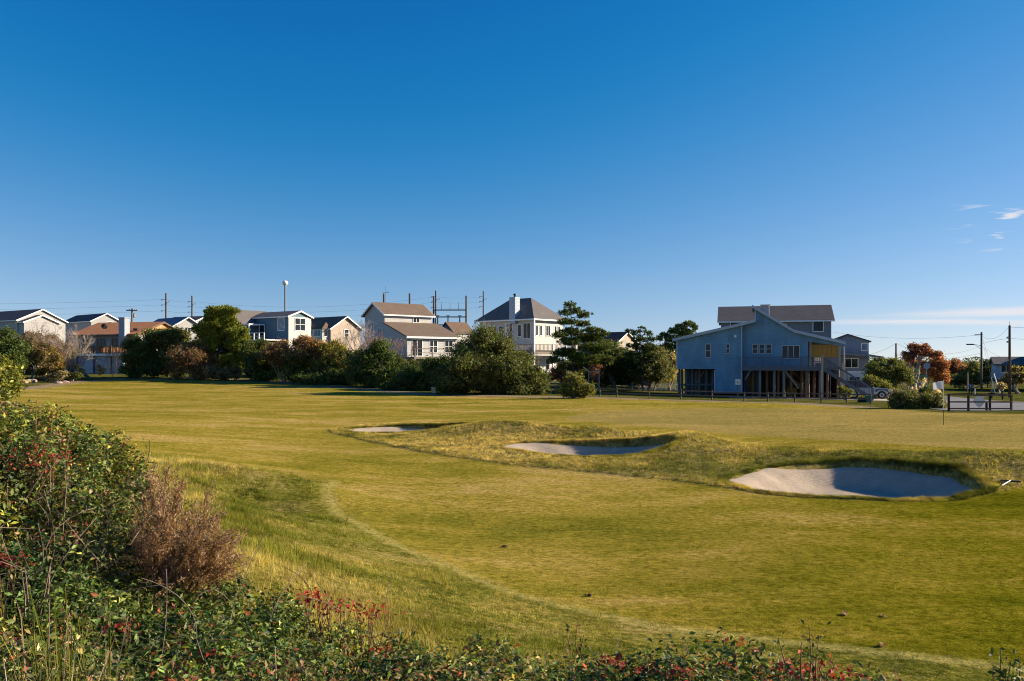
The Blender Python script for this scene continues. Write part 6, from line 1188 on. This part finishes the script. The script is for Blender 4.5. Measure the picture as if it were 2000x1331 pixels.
# leafy sprigs against the turf
def sprig(label, pxs, Y, colours, n_leaf=26, base_py=1340):
    q0 = np.array(P(pxs[0][0], base_py, Y)); q0[2] = hz1(q0[0], q0[1]); root = plant('leafy_sprig', label, 'plant', tuple(q0), 'leafy sprigs'); segs, Cs = [], []
    for px, py in pxs: q = np.array(P(px, py, Y)); s3 = limb(q0, q, .007, .003, 5, .07); segs += s3; tt = rng.uniform(.45, 1.0, (n_leaf, 1)); Cs.append(q0+(q-q0)*tt+rng.normal(0, .035, (n_leaf, 3)))
    C = np.concatenate(Cs); Vv, Ff = leaf_arrays(C-q0, unit(rng.normal(0, 1, (len(C), 3))+np.array([0, 0, .4])), rng.uniform(.03, .06, len(C)), .022); big_mesh('leaves', Vv, 3, Ff, M['glossy_leaf'], np.repeat(pal(len(C), colours), 4, 0), root); Vt, Ft = tubes([(a-q0, b2-q0, r0, r1) for a, b2, r0, r1 in segs], 4); tag(big_mesh('stems', Vt, 4, Ft, M['twig'], np.repeat(pal(len(segs), BRN), 8, 0), root), kind='stuff')
sprig('dark leafy sprig standing above the right end of the thicket', [(1580,1222),(1600,1240),(1520,1246),(1565,1255)], 5.0, GRN+BRN[:1])
sprig('dark leafy sprig in the bottom right corner', [(1955,1268),(1975,1290),(1940,1300),(1990,1280),(1965,1310)], 4.6, GRN, 60)
sprig('bare-topped sprig on the left shrubs', [(72,782),(105,800),(85,830)], 8.6, BRN, 10, 880)
sprig('small leafy sprig on the slope above the bottom middle shrubs', [(1128,1218),(1108,1225),(1140,1240)], 6.6, GRN+BRN, 16, 1275)

# ------------------------------------------------------------------ grass blades
def blades(name, label, X, Yv, hgt, colours, per, wd, lean, kind_mat='blade', cl_noise=True, spread=.02, bias=None):
    n_ = len(X); k = np.repeat(np.arange(n_), per); m_ = len(k); bx = X[k]+rng.normal(0, spread, m_); by = Yv[k]+rng.normal(0, spread, m_); bz = hz(bx, by)-.008; a = rng.uniform(0, 2*np.pi, m_); h_ = hgt[k]*rng.uniform(.55, 1.2, m_); ln = lean*h_*rng.uniform(.2, 1.3, m_)
    d = np.stack([np.cos(a), np.sin(a), np.zeros(m_)], -1); wv = (wd+.00035*by)*rng.uniform(.7, 1.3, m_); fa = rng.uniform(0, 2*np.pi, m_); sd_ = np.stack([np.cos(fa), np.sin(fa), np.zeros(m_)], -1)*wv[:, None]*.5
    b0 = np.stack([bx, by, bz], -1); V = np.stack([b0-sd_, b0+sd_, b0+d*ln[:, None]+np.array([0, 0, 1])*h_[:, None]], 1).reshape(-1, 3)
    q_ = np.clip(.5+(vnoise(bx, by, 1.1, 61)-.5)*1.1+(vnoise(bx*.5, by, 3.3, 62)-.5)*1.2+rng.normal(0, .18, m_)+(0 if bias is None else bias[k]), 0, .999); pc = np.array(colours); c = 1.06*pc[(q_*len(pc)).astype(int)]*(1+rng.normal(0, .2, (m_, 1))); tone = (vnoise(bx, by, .45, 41)-.5)*.7+(vnoise(bx, by*.7, .14, 45)-.5)*.9; c = np.clip(c*(1+tone[:, None])*np.array([.95, 1.01, 1.15]), .006, .9)
    return tag(big_mesh(name, V, 3, np.arange(3*m_), M[kind_mat], np.repeat(c, 3, 0)), label, 'grass', kind='stuff')
def scatter(poly, n_, test=None):
    lo, hi = poly.min(0), poly.max(0); x = rng.uniform(lo[0], hi[0], n_); y = rng.uniform(lo[1], hi[1], n_); ok = inside(x, y, poly) & (np.abs(x) < .85*y+1.0)
    if test is not None: ok &= test(x, y)
    return x[ok], y[ok]
def off_sand(x, y):
    ok = np.ones(len(x), bool)
    for b in BUNK: r, _ = bunk_g(b, x, y); ok &= r > .985
    return ok
DRY = [(.50,.36,.115),(.42,.31,.085),(.33,.255,.055),(.24,.205,.040),(.14,.14,.028)]; GLD = [(.46,.34,.11),(.40,.305,.080),(.30,.245,.050),(.20,.185,.032)]; RGR = [(.33,.265,.055),(.24,.215,.034),(.17,.17,.022),(.115,.13,.016),(.075,.09,.012)]
x, y = scatter(ROUGH, 95000, off_sand); hg = .055+.06*vnoise(x, y, .6, 51); blades('rough_grass', 'tufted straw-green rough grass round the bunkers', x, y, hg, DRY, 5, .004, .8, bias=np.full(len(x), -.14))
DS = np.array([(-14,9),(-14,26),(-9.5,24.2),(-7.4,25),(-5.4,24),(-4.9,21.4),(-4.1,19.1),(-1.9,15.6),(.1,12.9),(2.3,11.2),(6.4,9.85),(9,9.4),(9,6),(2.4,5.2),(0,6.2),(-2,7.4),(-3.5,8.2),(-6,10)])
DS = smooth_poly(DS, 2); x, y = scatter(DS, 66000, lambda x, y: seg_dist(x, y, DS, True) > np.clip((y-15)*.22, 0, 1.6)*rng.uniform(0, 1, len(x))**1.2); ddl = seg_dist(x, y, LINE); hg = (.045+.105*sm((ddl-1.2)/3.0))*(.5+1.0*vnoise(x, y, .6, 53))*np.where(x > 1.5, .55, 1.0); far_ = ddl+.9*(vnoise(x, y, 1.3, 71)-.5)*2 > np.interp(x, [-6, -3, 0, 3], [2.2, 1.4, 0.9, 1.3])
blades('dune_grass', 'long golden grass on the dune slope above the thicket', x[far_], y[far_], hg[far_], GLD+RGR[2:4], 6, .0035, .7, spread=.03)
blades('bank_grass', 'clumpy green rough on the bank between dune grass and fairway', x[~far_], y[~far_], hg[~far_]*(.55+1.1*(vnoise(x[~far_], y[~far_], .35, 73)>.5)), RGR, 6, .003, .9, spread=.035)
FW = np.array([(-5.2,21.4),(-4.2,19.2),(-2,15.6),(0,12.9),(2.2,11.3),(6.3,9.9),(9,9.4),(14,9.2),(20,16),(20,23),(14.3,22.4),(11.8,21.3),(9,21.5),(6.4,23),(4.8,25),(1.7,26.8),(-1.6,28.8),(-4.5,31.8),(-9,30)])
x, y = scatter(FW, 170000, lambda x, y: rng.uniform(0, 1, len(x)) < np.clip(15/np.maximum(y, 1), .25, 1)**1.6); hg = np.full(len(x), .026)*(.7+.6*vnoise(x, y, .4, 57)); blades('fairway_grass', 'short mown fairway grass before the bunkers', x, y, hg, [(.46,.325,.10),(.37,.27,.055),(.27,.212,.026),(.175,.158,.012),(.105,.108,.007)], 2, .002, .9, bias=-.20+.60*sm((x+8-.55*y)/11))
x = y = None
th = rng.uniform(0, 2*np.pi, 16000); bi = rng.integers(0, 3, 16000); X_, Y_ = np.empty(16000), np.empty(16000)
for k, b in enumerate(BUNK):
    m_ = bi == k; t_ = th[m_]; kk = (1+0.07*np.sin(2*t_+b[6])+0.05*np.sin(3*t_+b[6]*2)+0.02*np.sin(7*t_+b[6])+0.012*np.sin(13*t_+b[6]*3))*rng.uniform(.985, 1.07, m_.sum()); u = kk*np.cos(t_)*b[2]; v = kk*np.sin(t_)*b[3]; cs, sn = math.cos(b[4]), math.sin(b[4]); X_[m_] = b[0]+u*cs-v*sn; Y_[m_] = b[1]+u*sn+v*cs
blades('bunker_lip_grass', 'shaggy grass fringe hanging over the bunker rims', X_, Y_, np.where(np.cos(th-.55) > 0, .12, .06), DRY, 6, .004, 1.0)
# dropped clods and leaves on the turf
for px, py, s_, lab in ((985,1070,.055,'dark clod on the turf left of centre'),(1150,1167,.05,'small dark leaf clod above the bottom middle'),(1650,1203,.05,'brown clod on the turf at lower right'),(1722,1264,.055,'pinkish dry leaf clod near the bottom right'),(1726,1206,.035,'pale dry leaf right of the brown clod')):
    gx_, gy_ = ground_at(px, py, lambda a, b: hz(a, b)); n_ = 16; C = np.array([gx_, gy_, hz1(gx_, gy_)+s_*.4])+rng.normal(0, s_*.5, (n_, 3))*np.array([1, 1, .35]); b0 = np.array([gx_, gy_, hz1(gx_, gy_)]); Vv, Ff = leaf_arrays(C-b0, unit(rng.normal(0, .5, (n_, 3))+np.array([0, 0, .8])), s_*rng.uniform(.8, 1.5, n_), s_*.8, .3)
    ob = big_mesh('turf_clod', Vv, 3, Ff, M['leaf'], np.repeat(pal(n_, [(.10,.07,.05),(.06,.045,.035)] if 'dark' in lab else [(.30,.21,.15),(.22,.14,.10)]), 4, 0)); ob.location = b0; tag(ob, lab, 'clod', 'clods on the turf')
